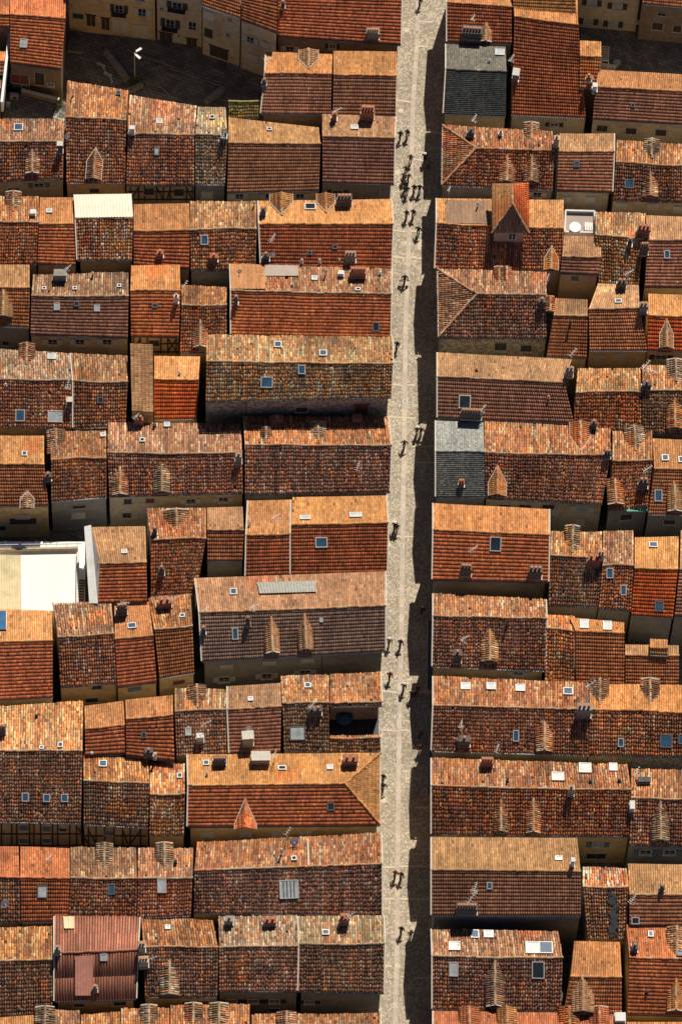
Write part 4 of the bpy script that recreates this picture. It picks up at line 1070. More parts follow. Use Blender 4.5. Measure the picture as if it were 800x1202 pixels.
h = HH('beige town building with dark shutters behind the dark courtyard, top right', (676,-110,752,-108, 676,-70,752,-68, 676,-14,752,-8), 'cm', 'mo', 1.2, 'beige')
for x, y in ((690,25),(719,28),(694,3),(724,7)): window(h,x,y,1.1,1.3,'d',1,'w')
door(h,729,45,2.4,1.6,'r'); downpipe(h,749,-7); window(h,747,25,.5,.5,'')
h = HH('brown stone building with shabby openings beside the dark courtyard, top right corner', (753,-100,840,-98, 753,-60,840,-58, 753,4,840,12), 'cm', 'mo', .9, 'brown')
window(h,771,30,1.3,1.4,'w',0); window(h,794,33,1.0,1.3,'w',0); window(h,776,16,1.0,.4,'w',0); window(h,752,50,2,1,'p',0)
h = HH('wide orange-roofed house with dark eave windows, right edge below the courtyard', (702,82,840,90, 698,102,840,110, 695,139,840,148), 'fo', 'hb', .1, 'beige')
for x, y in ((706,150),(740,153),(775,155)): window(h,x,y,1.3,1.2,'d',0)
chimney(h,'l',697,108,.5,.6,1.2,'white',0,False); chimney(h,'l',690,96,.6,.5,.9,'brick',1); skylight(h,'l',742,124,.4,.4,'d','d')
# row 1
h = HH('street house with a hipped striped end and three small dormers', (519,147,648,155, 558,174,650,177, 518,217,648,222), 'cw', 'cr', .1, 'grey', hip='L', verge='L')
dormer(h,'u',623,148,1.9,.4,24,'cm',win=False); dormer(h,'l',594,214,1.9,.5,28,'cm'); dormer(h,'l',623,214,1.9,.5,28,'cm'); chimney(h,'u',552,161,.8,.7,1.0,'dark',1); antenna(h,'u',555,152,2.6,65,.8); chimney(h,'u',587,160,.4,.4,.7,'white',1); chimney(h,'l',652,172,.6,.6,1.6,'beige',1)
c0 = on(h,'u',519,180)[0]
mb = MB(); 
for dx_ in (0,): mb.hexa([P(518,174,h.Zr-1.5),P(549,176,h.Zr-.45),P(536,187,h.Zr-.95),P(518,189,h.Zr-1.5)],[P(518,174,h.Zr-1.38),P(549,176,h.Zr-.33),P(536,187,h.Zr-.83),P(518,189,h.Zr-1.38)])
mb.build('recess_shade_sheet', LEAD, h.root)  # dark sheet laid over the hip end, painting in a shaded recess
for x in (606,630): window(h,x,228,1.0,1.2,'p',1)
h = HH('house with plain orange upper slope between two mottled houses, second row right', (656,157,720,157, 655,178,720,178, 653,223,718,225), 'ft', 'hb', .35, 'beige', verge='R')
skylight(h,'l',676,193,.6,.6,'b','d'); window(h,664,233,1.0,1.1,'p',0); window(h,692,233,1.2,1.1,'p',0)
h = HH('mottled house with a bright blue square skylight and two dormers, right edge', (723,165,840,172, 722,190,840,195, 719,234,840,238), 'cw', 'cd', 0, 'beige')
skylight(h,'l',738,216,1.0,1.0,'b','b' if False else 'd'); dormer(h,'u',764,167,1.9,.4,24,'cg',win=False); dormer(h,'l',762,231,1.9,.45,27,'cm')
for x, y in ((729,240),(765,241),(795,244)): window(h,x,y,1.2,1.1,'p',0,'w')
# row 2 : house with tower
h = HH('street house with a steep orange tower rising from its roof', (512,233,661,235, 512,262,661,268, 510,315,660,316), 'fb', 'cr', .1, 'pink', verge='L')
dormer(h,'l',646,317,1.8,.4,28,'fo',vg=True); pipe(h,'u',560,243,1.0,.09); antenna(h,'u',526,230,1.6,80,.6)
sheet_over(h,'u',[(524,235),(572,236),(573,263),(524,262)],TILE,'old_tile_patch',.04,.42); colour_mesh([c for c in h.roof.children if c.name.startswith('old_tile')][0],(.30,.18,.11))
# tower
zt = 13.6; ze = 11.6
tw = MB(); ridge_a, ridge_b = P(600,216,zt+.1), P(601,237,zt)
eL, eR = P(577,273,ze), P(620,273,ze); eLb, eRb = P(577,213,zt-.55), P(620,214,zt-.75)
tr_ = []
wl_, wr_ = P(580,271,ze-.1), P(614,272,ze-.1)
bk = Vector((0,4.0,0)); dn = Vector((0,0,-3.6))
tw.hexa([wl_+dn, wr_+dn, wr_+dn+bk, wl_+dn+bk], [wl_, wr_, wr_+bk, wl_+bk])
two = tw.build('tower', WALLS['pink'], h.root)
rb = MB()
eLb = P(577,215,ze); eRb = P(620,214,ze)
ra = P(600,239,zt); rbk = Vector((ra.x - .05, ra.y, zt)) + Vector((0, 0, 0))
# steep pyramid-like roof: a short ridge set back, two tiled flanks and a slate front
ra = P(601,239,13.8); rbk = P(600.5,217,12.0)
dk = MB()
for tri in ([ra, eL, eR], [rbk, eRb, eLb]): dk.poly([q - Vector((0,0,.10)) for q in tri])
for (A_, B_, C_, D_) in ((rbk, ra, eLb, eL), (ra, rbk, eR, eRb)):
    bl = lambda s, t: A_*(1-s)*(1-t) + B_*s*(1-t) + C_*(1-s)*t + D_*s*t - Vector((0,0,.14))
    for a_ in range(10):
        for b_ in range(10): dk.poly([bl(a_/10,b_/10), bl((a_+1)/10,b_/10), bl((a_+1)/10,(b_+1)/10), bl(a_/10,(b_+1)/10)])
tro = dk.build('tower_roof', TILE, two); colour_mesh(tro, (.25,.1,.05))
def tri_mask(sp): return lambda s, t: (s > sp*(1-t)-.02) & (s < sp + (1-sp)*t + .02)
front_e = eR - eL; sp_ = (ra - eL).dot(front_e)/front_e.dot(front_e)
tile_object('tower_tiles', [(rbk, ra, eLb, eL, 'fb', None, .1)], 901, two)
tile_object('tower_tiles', [(ra, rbk, eR, eRb, 'mv', None, .1)], 902, two)
tile_object('tower_slates', [(ra - front_e*sp_, ra + front_e*(1-sp_), eL, eR, 'mt', tri_mask(sp_), .05)], 903, two)
caps_object([(rbk, ra), (ra, eL), (ra, eR)], .13, .10, 77, (.5,.25,.12), two, 'tower_ridge_tiles')
nw_ = Vector((0,-1,0)); q = P(600.5,277,ze-.75); q = hit(600.5,278,wl_,nw_) + nw_*.03
mb = MB(); mb.box(q, Vector((.42,0,0)), nw_*.03, Vector((0,0,.5))); mb.build('tower_window', GL_BLUE, two)
mb = MB()
for s_ in (-1,0,1): mb.box(q+Vector((s_*.42,-.04,0)), Vector((.05,0,0)), nw_*.03, Vector((0,0,.55)))
mb.build('tower_window_frame', WALLS['white'], two)
# terrace house
h = HH('low pink-walled house with ribbed brown lower slope, under the white roof terrace', (661,277,705,278, 659,301,705,302, 657,320,701,322), 'ft', 'hb', .2, 'pink', verge='')
window(h,674,326,.8,.7,'b',0)
def flat(label, pts, z, mat, par=.5, wall='beige', cat='terrace', name='roof_terrace', wallmat=None):
    q = [P(x, y, z) for x, y in pts]; base = sum(q, Vector())/4; base.z = 0
    root = empty(name, base); tag(root, label, cat)
    mb = MB(); mb.hexa([Vector((v.x,v.y,-.05)) for v in q], q); mb.build('wall', WALLS[wall], root)
    fl = MB(); up = Vector((0,0,.05)); fl.hexa(q, [v+up for v in q]); f = fl.build('terrace_floor', mat, root)
    if par:
        pm = MB()
        for i in range(4):
            a, b = q[i], q[(i+1)%4]; pm.bar(a + Vector((0,0,par/2)), b + Vector((0,0,par/2)), par/2) if False else None
            dd = (b-a).normalized(); s = Vector((-dd.y, dd.x, 0))*.1
            pm.hexa([a-s, b-s, b+s, a+s], [v+Vector((0,0,par)) for v in (a-s, b-s, b+s, a+s)])
        pm.build('parapet', wallmat or WALLS[wall], root)
    h = House(); h.root = root; h.q = q; h.z = z; return h
t = flat('small white roof terrace furnished with a round table, beside the tower house', [(663,249),(697,250),(697,275),(662,274)], 7.6, DULLSHEET, .5, 'white')
rt = empty('garden_table', P(674,270,7.65)); tag(rt, 'round white table standing on the small white roof terrace', 'table')
c = P(674,270,7.65); mb = MB(); mb.cyl(c+Vector((0,0,.68)), c+Vector((0,0,.74)), .7, None, 18); mb.build('table_top', WHITEP, rt); mb = MB(); mb.cyl(c, c+Vector((0,0,.68)), .06, None, 8); mb.cyl(c, c+Vector((0,0,.05)), .3, None, 12); mb.build('leg', WHITEP, rt)
rt = empty('garden_bench', P(690,268,7.65)); tag(rt, 'white slatted bench at the right end of the small white roof terrace', 'bench')
c = P(690,268,7.65)
for k in range(5):
    mb = MB(); mb.box(c+Vector((-.4+.2*k,0,.45)), Vector((.07,0,0)), Vector((0,.55,0)), Vector((0,0,.025))); mb.build('slat', WHITEP, rt)
for sx in (-1,1):
    for sy in (-1,1):
        mb = MB(); mb.box(c+Vector((sx*.4,sy*.45,.21)), Vector((.04,0,0)), Vector((0,.04,0)), Vector((0,0,.21))); mb.build('leg', WHITEP, rt)
h = HH('patchy cream and orange house right of the small white roof terrace', (698,249,757,251, 698,276,755,281, 702,332,749,335), 'cq', 'cp', .2, 'beige')
chimney(h,'u',754,278,1.5,.9,1.6,'brick',3); chimney(h,'l',738,290,.5,.5,1.3,'dark',1); skylight(h,'l',722,312,.4,.4,'w','w') if False else None
h = HH('ribbed dark-red house with a pale chimney stack, right edge of the third row', (757,253,840,256, 759,282,840,281, 756,336,840,337), 'ft', 'hb', .1, 'beige')
skylight(h,'l',782,299,.6,.9,'b','z'); downpipe(h,794,330); chimney(h,'l',755,300,.9,.7,2.0,'dark',3)
# row 3
h = HH('street house with a large hipped striped end and a dark speckled lower slope', (513,316,641,320, 559,345,641,346, 514,396,641,397), 'cm', 'ck', .1, 'stone', hip='L', verge='L')
PAL['ch'] = PAL['cm']
dormer(h,'u',585,317,1.2,.4,24,'cm',win=False); dormer(h,'u',594,317,1.2,.4,24,'cr',win=False); chimney(h,'l',635,362,.7,.7,1.5,'dark',1); antenna(h,'u',641,335,1.8,70,.8)
window(h,587,406,1.4,1.6,'d',0); window(h,617,408,1.3,1.4,'d',0)
h = HH('narrow red-brown house beside a dark gap, right of the hipped striped roof', (651,350,689,352, 649,370,689,371, 641,418,688,420), 'ft', 'mo', -.2, 'ochre')
pipe(h,'l',668,384,1.4,.1,BLACKM); dormer(h,'l',645,365,1.0,.3,22,'cm',win=False)
h = HH('ribbed brown-red house with a scaffold-like chimney at its top corner', (701,333,749,335, 690,363,750,362, 691,411,759,411), 'ft', 'mo', .1, 'ochre')
skylight(h,'u',725,354,.7,.5,'b','z'); chimney(h,'u',729,339,1.0,.8,1.2,'dark',2); chimney(h,'l',754,368,.9,.7,1.6,'grey',2); window(h,702,418,1.0,1.0,'p',0); window(h,726,417,1.2,1.1,'p',0); antenna(h,'u',735,330,2.0,60)
h = HH('bright orange-red house with one pointed dormer, right edge of the fourth row', (760,345,840,348, 760,370,840,373, 759,411,840,413), 'fb', 'mv', .1, 'ochre')
dormer(h,'l',781,409,1.7,.5,34,'ft',vg=True); window(h,775,419,1.3,1.0,'d',1)
# row 4
h = HH('long street house with smooth orange upper slope and one large dark skylight', (513,414,671,422, 513,442,662,449, 513,490,673,496), 'ft', 'mb', .3, 'beige', verge='L')
skylight(h,'l',545,472,1.3,1.5,'d','w'); pipe(h,'l',643,468,.6,.1,POT); pipe(h,'u',559,434,.3,.12,POT); antenna(h,'u',670,424,2.0,70,1.0); chimney(h,'u',667,443,.9,.7,1.5,'grey',2); chimney(h,'l',552,493,2.4,.9,1.4,'dark',7)
h = HH('patchy red and orange mottled house with a ragged antenna chimney, fifth row right', (677,433,751,433, 675,461,752,460, 672,502,752,506), 'cq', 'cr', .1, 'brown')
chimney(h,'u',758,458,1.0,.7,1.2,'dark',1); antenna(h,'u',755,440,2.2,60,1.2); antenna(h,'u',762,444,2.0,-50,1.1); chimney(h,'l',696,504,.7,.6,1.3,'dark',1)
h = HH('mottled house with two stacked dormers at the right edge, fifth row', (753,429,840,430, 753,458,840,459, 753,507,840,509), 'cw', 'cm', .25, 'brown')
dormer(h,'u',792,426,2.2,.4,24,'cg',win=False); dormer(h,'l',791,503,2.0,.5,26,'cw')
# row 5
h = HH('grey slate street house with a pale lichen-covered upper slope', (511,494,567,496, 511,530,568,530, 511,583,569,583), 'sl', 'sm', .1, 'grey', verge='L')
chimney(h,'l',541,572,.6,.5,1.0,'brick',2); antenna(h,'u',565,490,2.2,55,.8)
h = HH('wide mottled house with a front gable dormer, right of the grey slate house', (568,494,716,503, 568,531,716,534, 570,584,706,591), 'cw', 'cd', .1, 'beige')
dormer(h,'u',680,500,2.6,.5,30,'mo',vg=True,win=False); dormer(h,'l',583,582,2.2,.45,30,'fo',vg=True,wall='ochre')
for x, s in ((592,'w'),(616,'w'),(643,'w')): window(h,x,594,1.4,.9,s,0)
window(h,683,597,1.3,1.4,'p',1,'w'); window(h,651,600,.8,1.6,'p',0); window(h,680,613,1.0,1.0,'p',0); chimney(h,'l',712,539,.7,.7,1.2,'dark',2); downpipe(h,647,590)
h = HH('shaggy-roofed house with a green gutter and twin lower dormers', (718,507,765,506, 718,541,765,540, 714,598,760,594), 'cw', 'cr', .1, 'grey')
dormer(h,'u',743,504,2.5,.45,24,'cg',win=False); dormer(h,'l',722,591,2.0,.4,25,'cw'); chimney(h,'l',754,574,1.0,.8,1.5,'dark',2); antenna(h,'l',757,560,2.0,60,1.0); window(h,734,606,1.4,1.2,'w',0)
a, b = hit(734,595,h.wl,h.wn)+h.wn*.4, hit(760,595,h.wl,h.wn)+h.wn*.4
mb = MB(); mb.box((a+b)/2, (b-a)/2, h.wn*.25, Vector((0,0,.15))); mb.build('green_gutter_board', GREENM, h.root)
h = HH('bright orange house with a small blue skylight pair, right edge of the sixth row', (765,515,840,518, 767,550,840,551, 760,603,840,605), 'fo', 'mo', .1, 'grey')
skylight(h,'u',780,538,.7,.8,'b','z'); skylight(h,'u',799,540,.6,.8,'b','z'); skylight(h,'l',772,582,.8,1.3,'b','z'); dormer(h,'l',791,600,1.8,.6,26,'ft'); window(h,785,612,1.3,.9,'w',0)
# row 6
h = HH('street house with a shutter-covered skylight on its ribbed red lower slope', (508,591,644,598, 508,622,644,628, 507,680,643,683), 'fo', 'hr', 1.1, 'grey', verge='LR')
skylight(h,'l',581,639,1.2,1.6,'d','z'); chimney(h,'l',546,677,1.2,.8,1.9,'dark',3); chimney(h,'l',627,680,1.5,.9,1.9,'dark',3); antenna(h,'l',553,655,2.2,40); pipe(h,'l',595,676,1.2,.05)
h = HH('dark mottled house with a tall hooded dormer, right of the shuttered-skylight house', (646,624,706,625, 645,652,706,654, 643,710,702,712), 'cw', 'ck', 0, 'grey')
dormer(h,'u',671,622,1.8,.6,26,'cg',win=False); chimney(h,'l',696,665,1.4,.9,1.6,'brick',2); chimney(h,'l',704,660,.7,.6,1.8,'beige',2); antenna(h,'u',694,640,2.0,50,.9)
h = HH('narrow mottled house with three blue skylights, left of the bright orange-red roof', (707,624,743,623, 706,664,743,664, 702,713,740,716), 'cm', 'cr', .15, 'grey')
skylight(h,'l',715,673,.7,1.1,'b','z'); skylight(h,'l',731,693,.6,1.1,'b','z')
h = HH('house with a vivid orange-red lower slope and yellow-orange upper slope', (744,631,796,630, 744,667,795,668, 740,722,789,725), 'fb', 'mv', .1, 'grey')
skylight(h,'u',766,640,.9,.7,'b','w'); skylight(h,'l',773,712,.9,1.1,'b','d')
h = HH('sliver of brown house at the right edge beside the vivid orange-red roof', (798,623,840,623, 797,668,840,668, 791,722,840,724), 'ft', 'hb', .2, 'grey')
# row 7
h = HH('street house with a dormer and tall chimney on its dark speckled lower slope', (508,697,640,704, 508,723,641,726, 507,782,640,787), 'cw', 'cd', -.1, 'ochre', verge='LR')
dormer(h,'l',574,777,2.0,.6,28,'cq'); chimney(h,'l',536,779,.9,.8,2.2,'dark',1); pipe(h,'l',594,735,1.4,.09,BLACKM); antenna(h,'l',543,760,2.4,50,.9); window(h,608,790,1.2,.8,'p',1); downpipe(h,520,784)
awning(h, 507.5,728,506.5,808, 3.6, .55)
h = HH('small low house with patchy red speckled tiles beside the dark wall notch', (641,722,674,724, 641,738,674,741, 639,800,674,802), 'cr', 'cr', -.3, 'ochre')
h = HH('pink-brown ribbed roof with two white skylights, eighth row right', (668,725,732,731, 675,741,732,743, 675,802,732,804), 'fo', 'mo', .1, 'beige')
skylight(h,'u',685,733,.9,1.2,'w','w'); skylight(h,'u',712,735,.9,1.2,'w','w')
h = HH('low ribbed roof with a notched orange upper edge below the dark courtyard', (733,757,796,758, 733,769,796,770, 733,806,796,807), 'ft', 'mo', -1.0, 'beige')
h = HH('small orange block of roof rising from the notched low roof', (762,750,783,751, 762,760,783,761, 762,768,783,769), 'fo', 'fo', -.2, 'beige')
# row 8
h = HH('long street house with four skylights in a row along its upper slope', (508,794,690,802, 508,828,690,833, 506,881,690,886), 'cw', 'cd', .2, 'grey', verge='L')
for x, y, g_ in ((546,806,'w'),(576,806,'w'),(610,808,'w'),(666,812,'b')): skylight(h,'u',x,y,1.0,.9,g_,'w')
skylight(h,'l',605,864,.6,1.2,'b','z'); dormer(h,'l',638,881,1.9,.5,28,'cm'); chimney(h,'l',544,877,1.3,.8,1.5,'dark',1); chimney(h,'l',684,843,1.6,.9,2.2,'grey',3); antenna(h,'l',540,858,1.6,60,.8); antenna(h,'u',690,815,2.6,55,1.1); dish(h,'u',688,822,.35)
h = HH('long mottled house with two hooded dormers on its upper slope, right edge', (691,803,840,805, 691,833,840,839, 690,885,840,889), 'fo', 'cd', .1, 'stone')
PAL['fo2'] = PAL['fo']
dormer(h,'u',703,801,2.2,.45,26,'cm',win=False); dormer(h,'u',762,801,2.2,.45,26,'cm',win=False); skylight(h,'l',728,872,.6,.9,'b','z'); skylight(h,'l',781,870,1.3,1.4,'b','d'); skylight(h,'l',799,868,.6,1.0,'b','d')
# row 9
h = HH('long street house with twin pointed dormers side by side on its lower slope', (506,890,736,898, 506,922,740,927, 506,979,738,981), 'cw', 'cr', .15, 'ochre', verge='L')
dormer(h,'l',587,977,1.6,.6,34,'cm'); dormer(h,'l',625,977,1.7,.6,34,'cm'); chimney(h,'u',571,901,1.3,.8,1.2,'brick',4); skylight(h,'u',654,912,1.3,1.1,'w','w'); skylight(h,'u',686,902,1.3,1.3,'w','w'); skylight(h,'u',719,901,.8,1.0,'w','z'); chimney(h,'l',669,935,.7,.6,1.9,'beige',1); pipe(h,'u',595,917,.6,.1,BLACKM); pipe(h,'u',692,918,.3,.12,BLACKM); pipe(h,'u',726,917,.3,.12,BLACKM); antenna(h,'u',582,888,2.0,55,.9)
window(h,701,991,1.2,1.3,'b',1,'w'); window(h,699,1004,2.2,1.3,'d',0); downpipe(h,676,984,LEAD); window(h,610,983,1.2,.3,'d',0); window(h,640,983,2.0,.3,'d',0)
awning(h, 506,880,504.5,932, 4.0, .3)
h = HH('mottled house with a tall striped dormer and blue-framed windows, right edge', (740,903,840,905, 740,936,840,938, 738,991,840,994), 'cw', 'cd', .1, 'grey')
dormer(h,'l',774,988,2.0,.8,32,'cg'); chimney(h,'u',755,920,1.4,.6,.6,'dark',0,False); antenna(h,'u',745,916,2.2,60,1.0); window(h,757,1000,1.3,1.2,'b',1); window(h,785,1000,1.3,1.2,'b',1); chimney(h,'l',741,953,.5,1.0,.9,'white',0,False)
# row 10
h = HH('large brown ribbed street house with a tall spiky antenna over its chimney', (506,983,677,984, 506,1021,681,1023, 506,1074,681,1074), 'ft', 'mb', 1.5, 'grey', verge='L')
chimney(h,'l',547,1074,2.3,.9,1.5,'dark',7); antenna(h,'l',551,1068,3.2,70,1.3); antenna(h,'l',556,1050,1.6,80,1.1); skylight(h,'l',574,1040,.5,.7,'b','z'); skylight(h,'u',655,1008,.7,.5,'w','z'); chimney(h,'u',671,1018,.4,.5,1.6,'white',0,False)
h = HH('narrow house of tumbled cream and orange tiles under patches of black plastic', (683,1018,735,1020, 683,1041,738,1041, 689,1103,735,1103), 'cp', 'cq', -.5, 'stone')
rsx = random.Random(9)
mb = MB()
for k in range(26):
    q, n, x, d = on(h,'l', 719+rsx.gauss(0,2.2), 1050+k*1.9); mb.box(q+n*(.16+rsx.random()*.08), (x*.35+d*rsx.gauss(0,.12))*rsx.uniform(.5,1.2), (d*.2+x*rsx.gauss(0,.1)), n*.05)
mb.build('black_plastic', BLACKM, h.roof, 'stuff')
h = HH('shaded ribbed house with light brown upper slope, right edge below the blue windows', (736,1014,840,1016, 738,1050,840,1050, 738,1086,840,1086), 'ft', 'hb', 0, 'grey')
chimney(h,'u',776,1047,.5,.5,1.0,'dark',1); antenna(h,'l',740,1065,2.2,60,1.1); skylight(h,'l',745,1081,.8,.7,'d','z')
# row 11
h = HH('street house with six skylights of mixed sizes and one striped dormer', (506,1090,655,1094, 507,1122,660,1124, 507,1184,658,1186), 'cm', 'ck', -.2, 'brown', verge='L')
skylight(h,'u',533,1111,1.2,1.1,'w','w'); skylight(h,'u',557,1097,.8,1.0,'b','z'); skylight(h,'u',573,1097,1.0,.9,'w','z'); skylight(h,'u',624,1113,1.4,1.5,'w','w'); skylight(h,'u',640,1113,1.4,1.5,'b','w'); skylight(h,'l',532,1138,.9,1.5,'w','z'); skylight(h,'l',631,1139,1.3,1.8,'d','z'); dormer(h,'l',580,1182,2.0,.9,34,'cg')
h = HH('orange ribbed house with a dormer running down its lower slope, bottom right', (673,1105,727,1106, 669,1146,729,1147, 661,1188,729,1190), 'fo', 'mo', .1, 'ochre')
dormer(h,'l',683,1188,2.6,.6,26,'ft',win=False)
h = HH('rough bright orange house beside a narrow dark passage, bottom right corner', (734,1086,840,1082, 738,1124,840,1127, 736,1190,840,1193), 'fr', 'hr', .2, 'ochre')
pipe(h,'l',758,1166,.5,.12,BLACKM); chimney(h,'u',744,1118,.6,.9,1.0,'dark',1); skylight(h,'u',763,1097,.5,.7,'b','z'); dormer(h,'u',793,1092,2.2,.5,26,'cm',win=False); dormer(h,'l',792,1186,2.0,.5,30,'fo'); skylight(h,'u',798,1120,.8,.6,'b','d')
h = HH('long roof edge with four dormers along the bottom, right of the street', (508,1187,733,1190, 508,1226,733,1228, 508,1280,733,1282), 'fr', 'mr', 0, 'ochre', verge='L')
for x, p_ in ((550,'fr'),(594,'fo'),(667,'cw'),(702,'fr')): dormer(h,'u',x,1186,2.3,.5,24,p_,win=False)
chimney(h,'u',727,1201,1.1,1.0,.7,'white',0,False)
h = HH('roof edge in the far bottom right corner', (735,1200,840,1200, 735,1235,840,1235, 735,1290,840,1290), 'fo', 'mr', .1, 'ochre')

# ============================================================ TERRACES, WALLS, THE SQUARE
gcur = GL
t = flat('wide cream-white flat roof terrace at the left edge', [(-40,636),(100,636),(100,717),(-40,717)], 4.4, CREAM, 0, 'white')
q = t.q; z = 4.45
mb = MB(); 
def zbox(name, x0, y0, x1, y1, zz, hgt, th, mat, parent):
    a, b = P(x0,y0,zz), P(x1,y1,zz); dd = (b-a).normalized(); s = Vector((-dd.y, dd.x, 0))*th/2; m_ = MB()
    m_.hexa([a-s, b-s, b+s, a+s], [v+Vector((0,0,hgt)) for v in (a-s, b-s, b+s, a+s)]); return m_.build(name, mat, parent)
zbox('parapet', -40,648,92,645, z, .45, .35, WALLS['beige'], t.root)
zbox('railing', -40,640,96,638, z, .06, .05, ZINC, t.root); zbox('parapet', 92,650,91,716, z, .5, .3, WALLS['white'], t.root)
for k in range(9): 
    c = P(-5+k*12, 640, z); m_ = MB(); m_.bar(c, c+Vector((0,0,1.0)), .025); m_.build('railing_post', ZINC, t.root)
zbox('railing', -40,640,96,638, z+.95, .05, .05, ZINC, t.root)
pts = [(-40,650),(24,652),(25,716),(-40,716)]; qq = [P(x,y,z+.5) for x,y in pts]; m_ = MB(); m_.hexa([v-Vector((0,0,.5)) for v in qq], qq)
for k in range(22): 
    a = qq[0].lerp(qq[1], k/21); b = qq[3].lerp(qq[2], k/21); m_.bar(a+Vector((0,0,.03)), b+Vector((0,0,.03)), .05)
m_.build('corrugated_roof', YELL, t.root)
m_ = MB(); c = P(95,695,z); m_.box(c+Vector((0,0,.1)), Vector((.4,0,0)), Vector((0,1.5,0)), Vector((0,0,.1))); m_.build('stair_opening', BLACKM, t.root)
for k in range(8):
    m_ = MB(); m_.box(c+Vector((0,-1.3+k*.36,.24)), Vector((.36,0,0)), Vector((0,.09,0)), Vector((0,0,.02))); m_.build('step', WALLS['ochre'], t.root)
# courtyard floor under the top left house
def wallthing(label, pts, z, hgt, th, mat, cat='wall', name='garden_wall', group=None, cope=None):
    a, b = P(*pts[0], z), P(*pts[1], z); root = empty(name, (a+b)/2); tag(root, label, cat, group)
    dd = (b-a).normalized(); s = Vector((-dd.y, dd.x, 0))*th/2; m_ = MB()
    m_.hexa([a-s, b-s, b+s, a+s], [v+Vector((0,0,hgt)) for v in (a-s, b-s, b+s, a+s)]); m_.build('wall', mat, root)
    m_ = MB(); s2 = s*1.25; m_.hexa([v+Vector((0,0,hgt+.003)) for v in (a-s2, b-s2, b+s2, a+s2)], [v+Vector((0,0,hgt+.08)) for v in (a-s2, b-s2, b+s2, a+s2)]); m_.build('coping', cope or MORTAR, root)
    return root
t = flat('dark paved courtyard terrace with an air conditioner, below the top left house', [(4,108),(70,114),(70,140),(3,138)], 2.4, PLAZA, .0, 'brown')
wallthing('pale-topped party wall slanting down beside the dark courtyard, top left', ((14,33),(3,131)), 5.5, 2.2, .25, WALLS['white'], cope=WHITEP)
wallthing('low brown wall along the back of the dark courtyard', ((26,110),(70,121)), 2.5, .9, .3, WALLS['brown'])
c = P(17,115,2.45); rt = empty('air_conditioner', c); tag(rt, 'white air conditioner unit standing in the dark courtyard', 'air conditioner')
m_ = MB(); m_.box(c+Vector((0,0,.45)), Vector((.5,0,0)), Vector((0,.25,0)), Vector((0,0,.4))); m_.build('housing', METAL_PALE, rt)
m_ = MB(); m_.cyl(c+Vector((.1,-.25,.45)), c+Vector((.1,-.27,.45)), .3, None, 14); m_.build('fan_grille', BLACKM, rt)
for sx in (-1,1):
    m_ = MB(); m_.box(c+Vector((sx*.35,0,.025)), Vector((.05,0,0)), Vector((0,.25,0)), Vector((0,0,.025))); m_.build('foot', BLACKM, rt)
c = P(10,126,2.45); rt = empty('plastic_chair', c); tag(rt, 'pale plastic chair left in the dark courtyard', 'chair')
m_ = MB(); m_.box(c+Vector((0,0,.44)), Vector((.24,0,0)), Vector((0,.24,0)), Vector((0,0,.02))); m_.build('seat', METAL_PALE, rt); m_ = MB(); m_.box(c+Vector((0,.24,.68)), Vector((.24,0,0)), Vector((0,.02,0)), Vector((0,0,.24))); m_.build('backrest', METAL_PALE, rt)
for sx in (-1,1):
    for sy in (-1,1):
        m_ = MB(); m_.bar(c+Vector((sx*.2,sy*.2,0)), c+Vector((sx*.2,sy*.2,.43)), .02); m_.build('leg', METAL_PALE, rt)
# square: low walls, steps, lamp, shrub, paving lines
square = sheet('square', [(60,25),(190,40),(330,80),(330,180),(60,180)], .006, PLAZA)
lines = MB()
for (a, b, c, d) in ((186,100,196,86),(196,86,214,94),(214,94,200,112),(186,100,200,112),(200,80,268,104),(150,60,262,98),(222,70,210,100),(245,78,232,108)):
    lines.bar(P(a,b,.02), P(c,d,.02), .08)
lines.build('paving_line', DSTONE, square)
wallthing('long low stone wall crossing the shaded square toward the street lamp', ((124,63),(150,96)), 0, .8, .55, DSTONE, cope=DSTONE)
wallthing('low stone wall at the foot of the lamp, beside the shrub', ((150,109),(168,101)), 0, .7, .4, DSTONE, cope=DSTONE)
wallthing('short rounded stone wall on the right of the shaded square', ((242,122),(263,107)), 0, .8, .6, DSTONE, cope=DSTONE)
wallthing('low stone planter wall at the left of the shaded square', ((80,56),(97,58)), 0, .8, 1.4, DSTONE, cope=PLAZA)
for x, y, l in ((119,78,'upper white angular bench in the shaded square'),(127,89,'lower white angular bench in the shaded square')):
    c = P(x,y,0); rt = empty('angular_bench', c); tag(rt, l, 'bench', 'angular benches in the square')
    m_ = MB(); m_.box(c+Vector((0,0,.42)), Vector((.5,-.25,0)), Vector((.08,.16,0)), Vector((0,0,.04))); m_.box(c+Vector((.45,-.7,.42)), Vector((.09,.05,0)), Vector((-.2,.4,0)), Vector((0,0,.035))); m_.build('seat', METAL_PALE, rt)
    for q_ in ((-.4,.2),(.4,-.2),(.5,-.95)):
        m_ = MB(); m_.box(c+Vector((*q_,.19)), Vector((.07,0,0)), Vector((0,.07,0)), Vector((0,0,.19))); m_.build('leg', METAL_PALE, rt)
c = P(158.5,93,0); rt = empty('street_lamp', c); tag(rt, 'slim street lamp with two white angled heads standing in the square', 'street lamp')
m_ = MB(); m_.cyl(c, c+Vector((0,0,6.0)), .07, .045, 10); m_.cyl(c, c+Vector((0,0,.3)), .14, .1, 10); m_.build('pole', METAL_PALE, rt)
top = c+Vector((0,0,6.0))
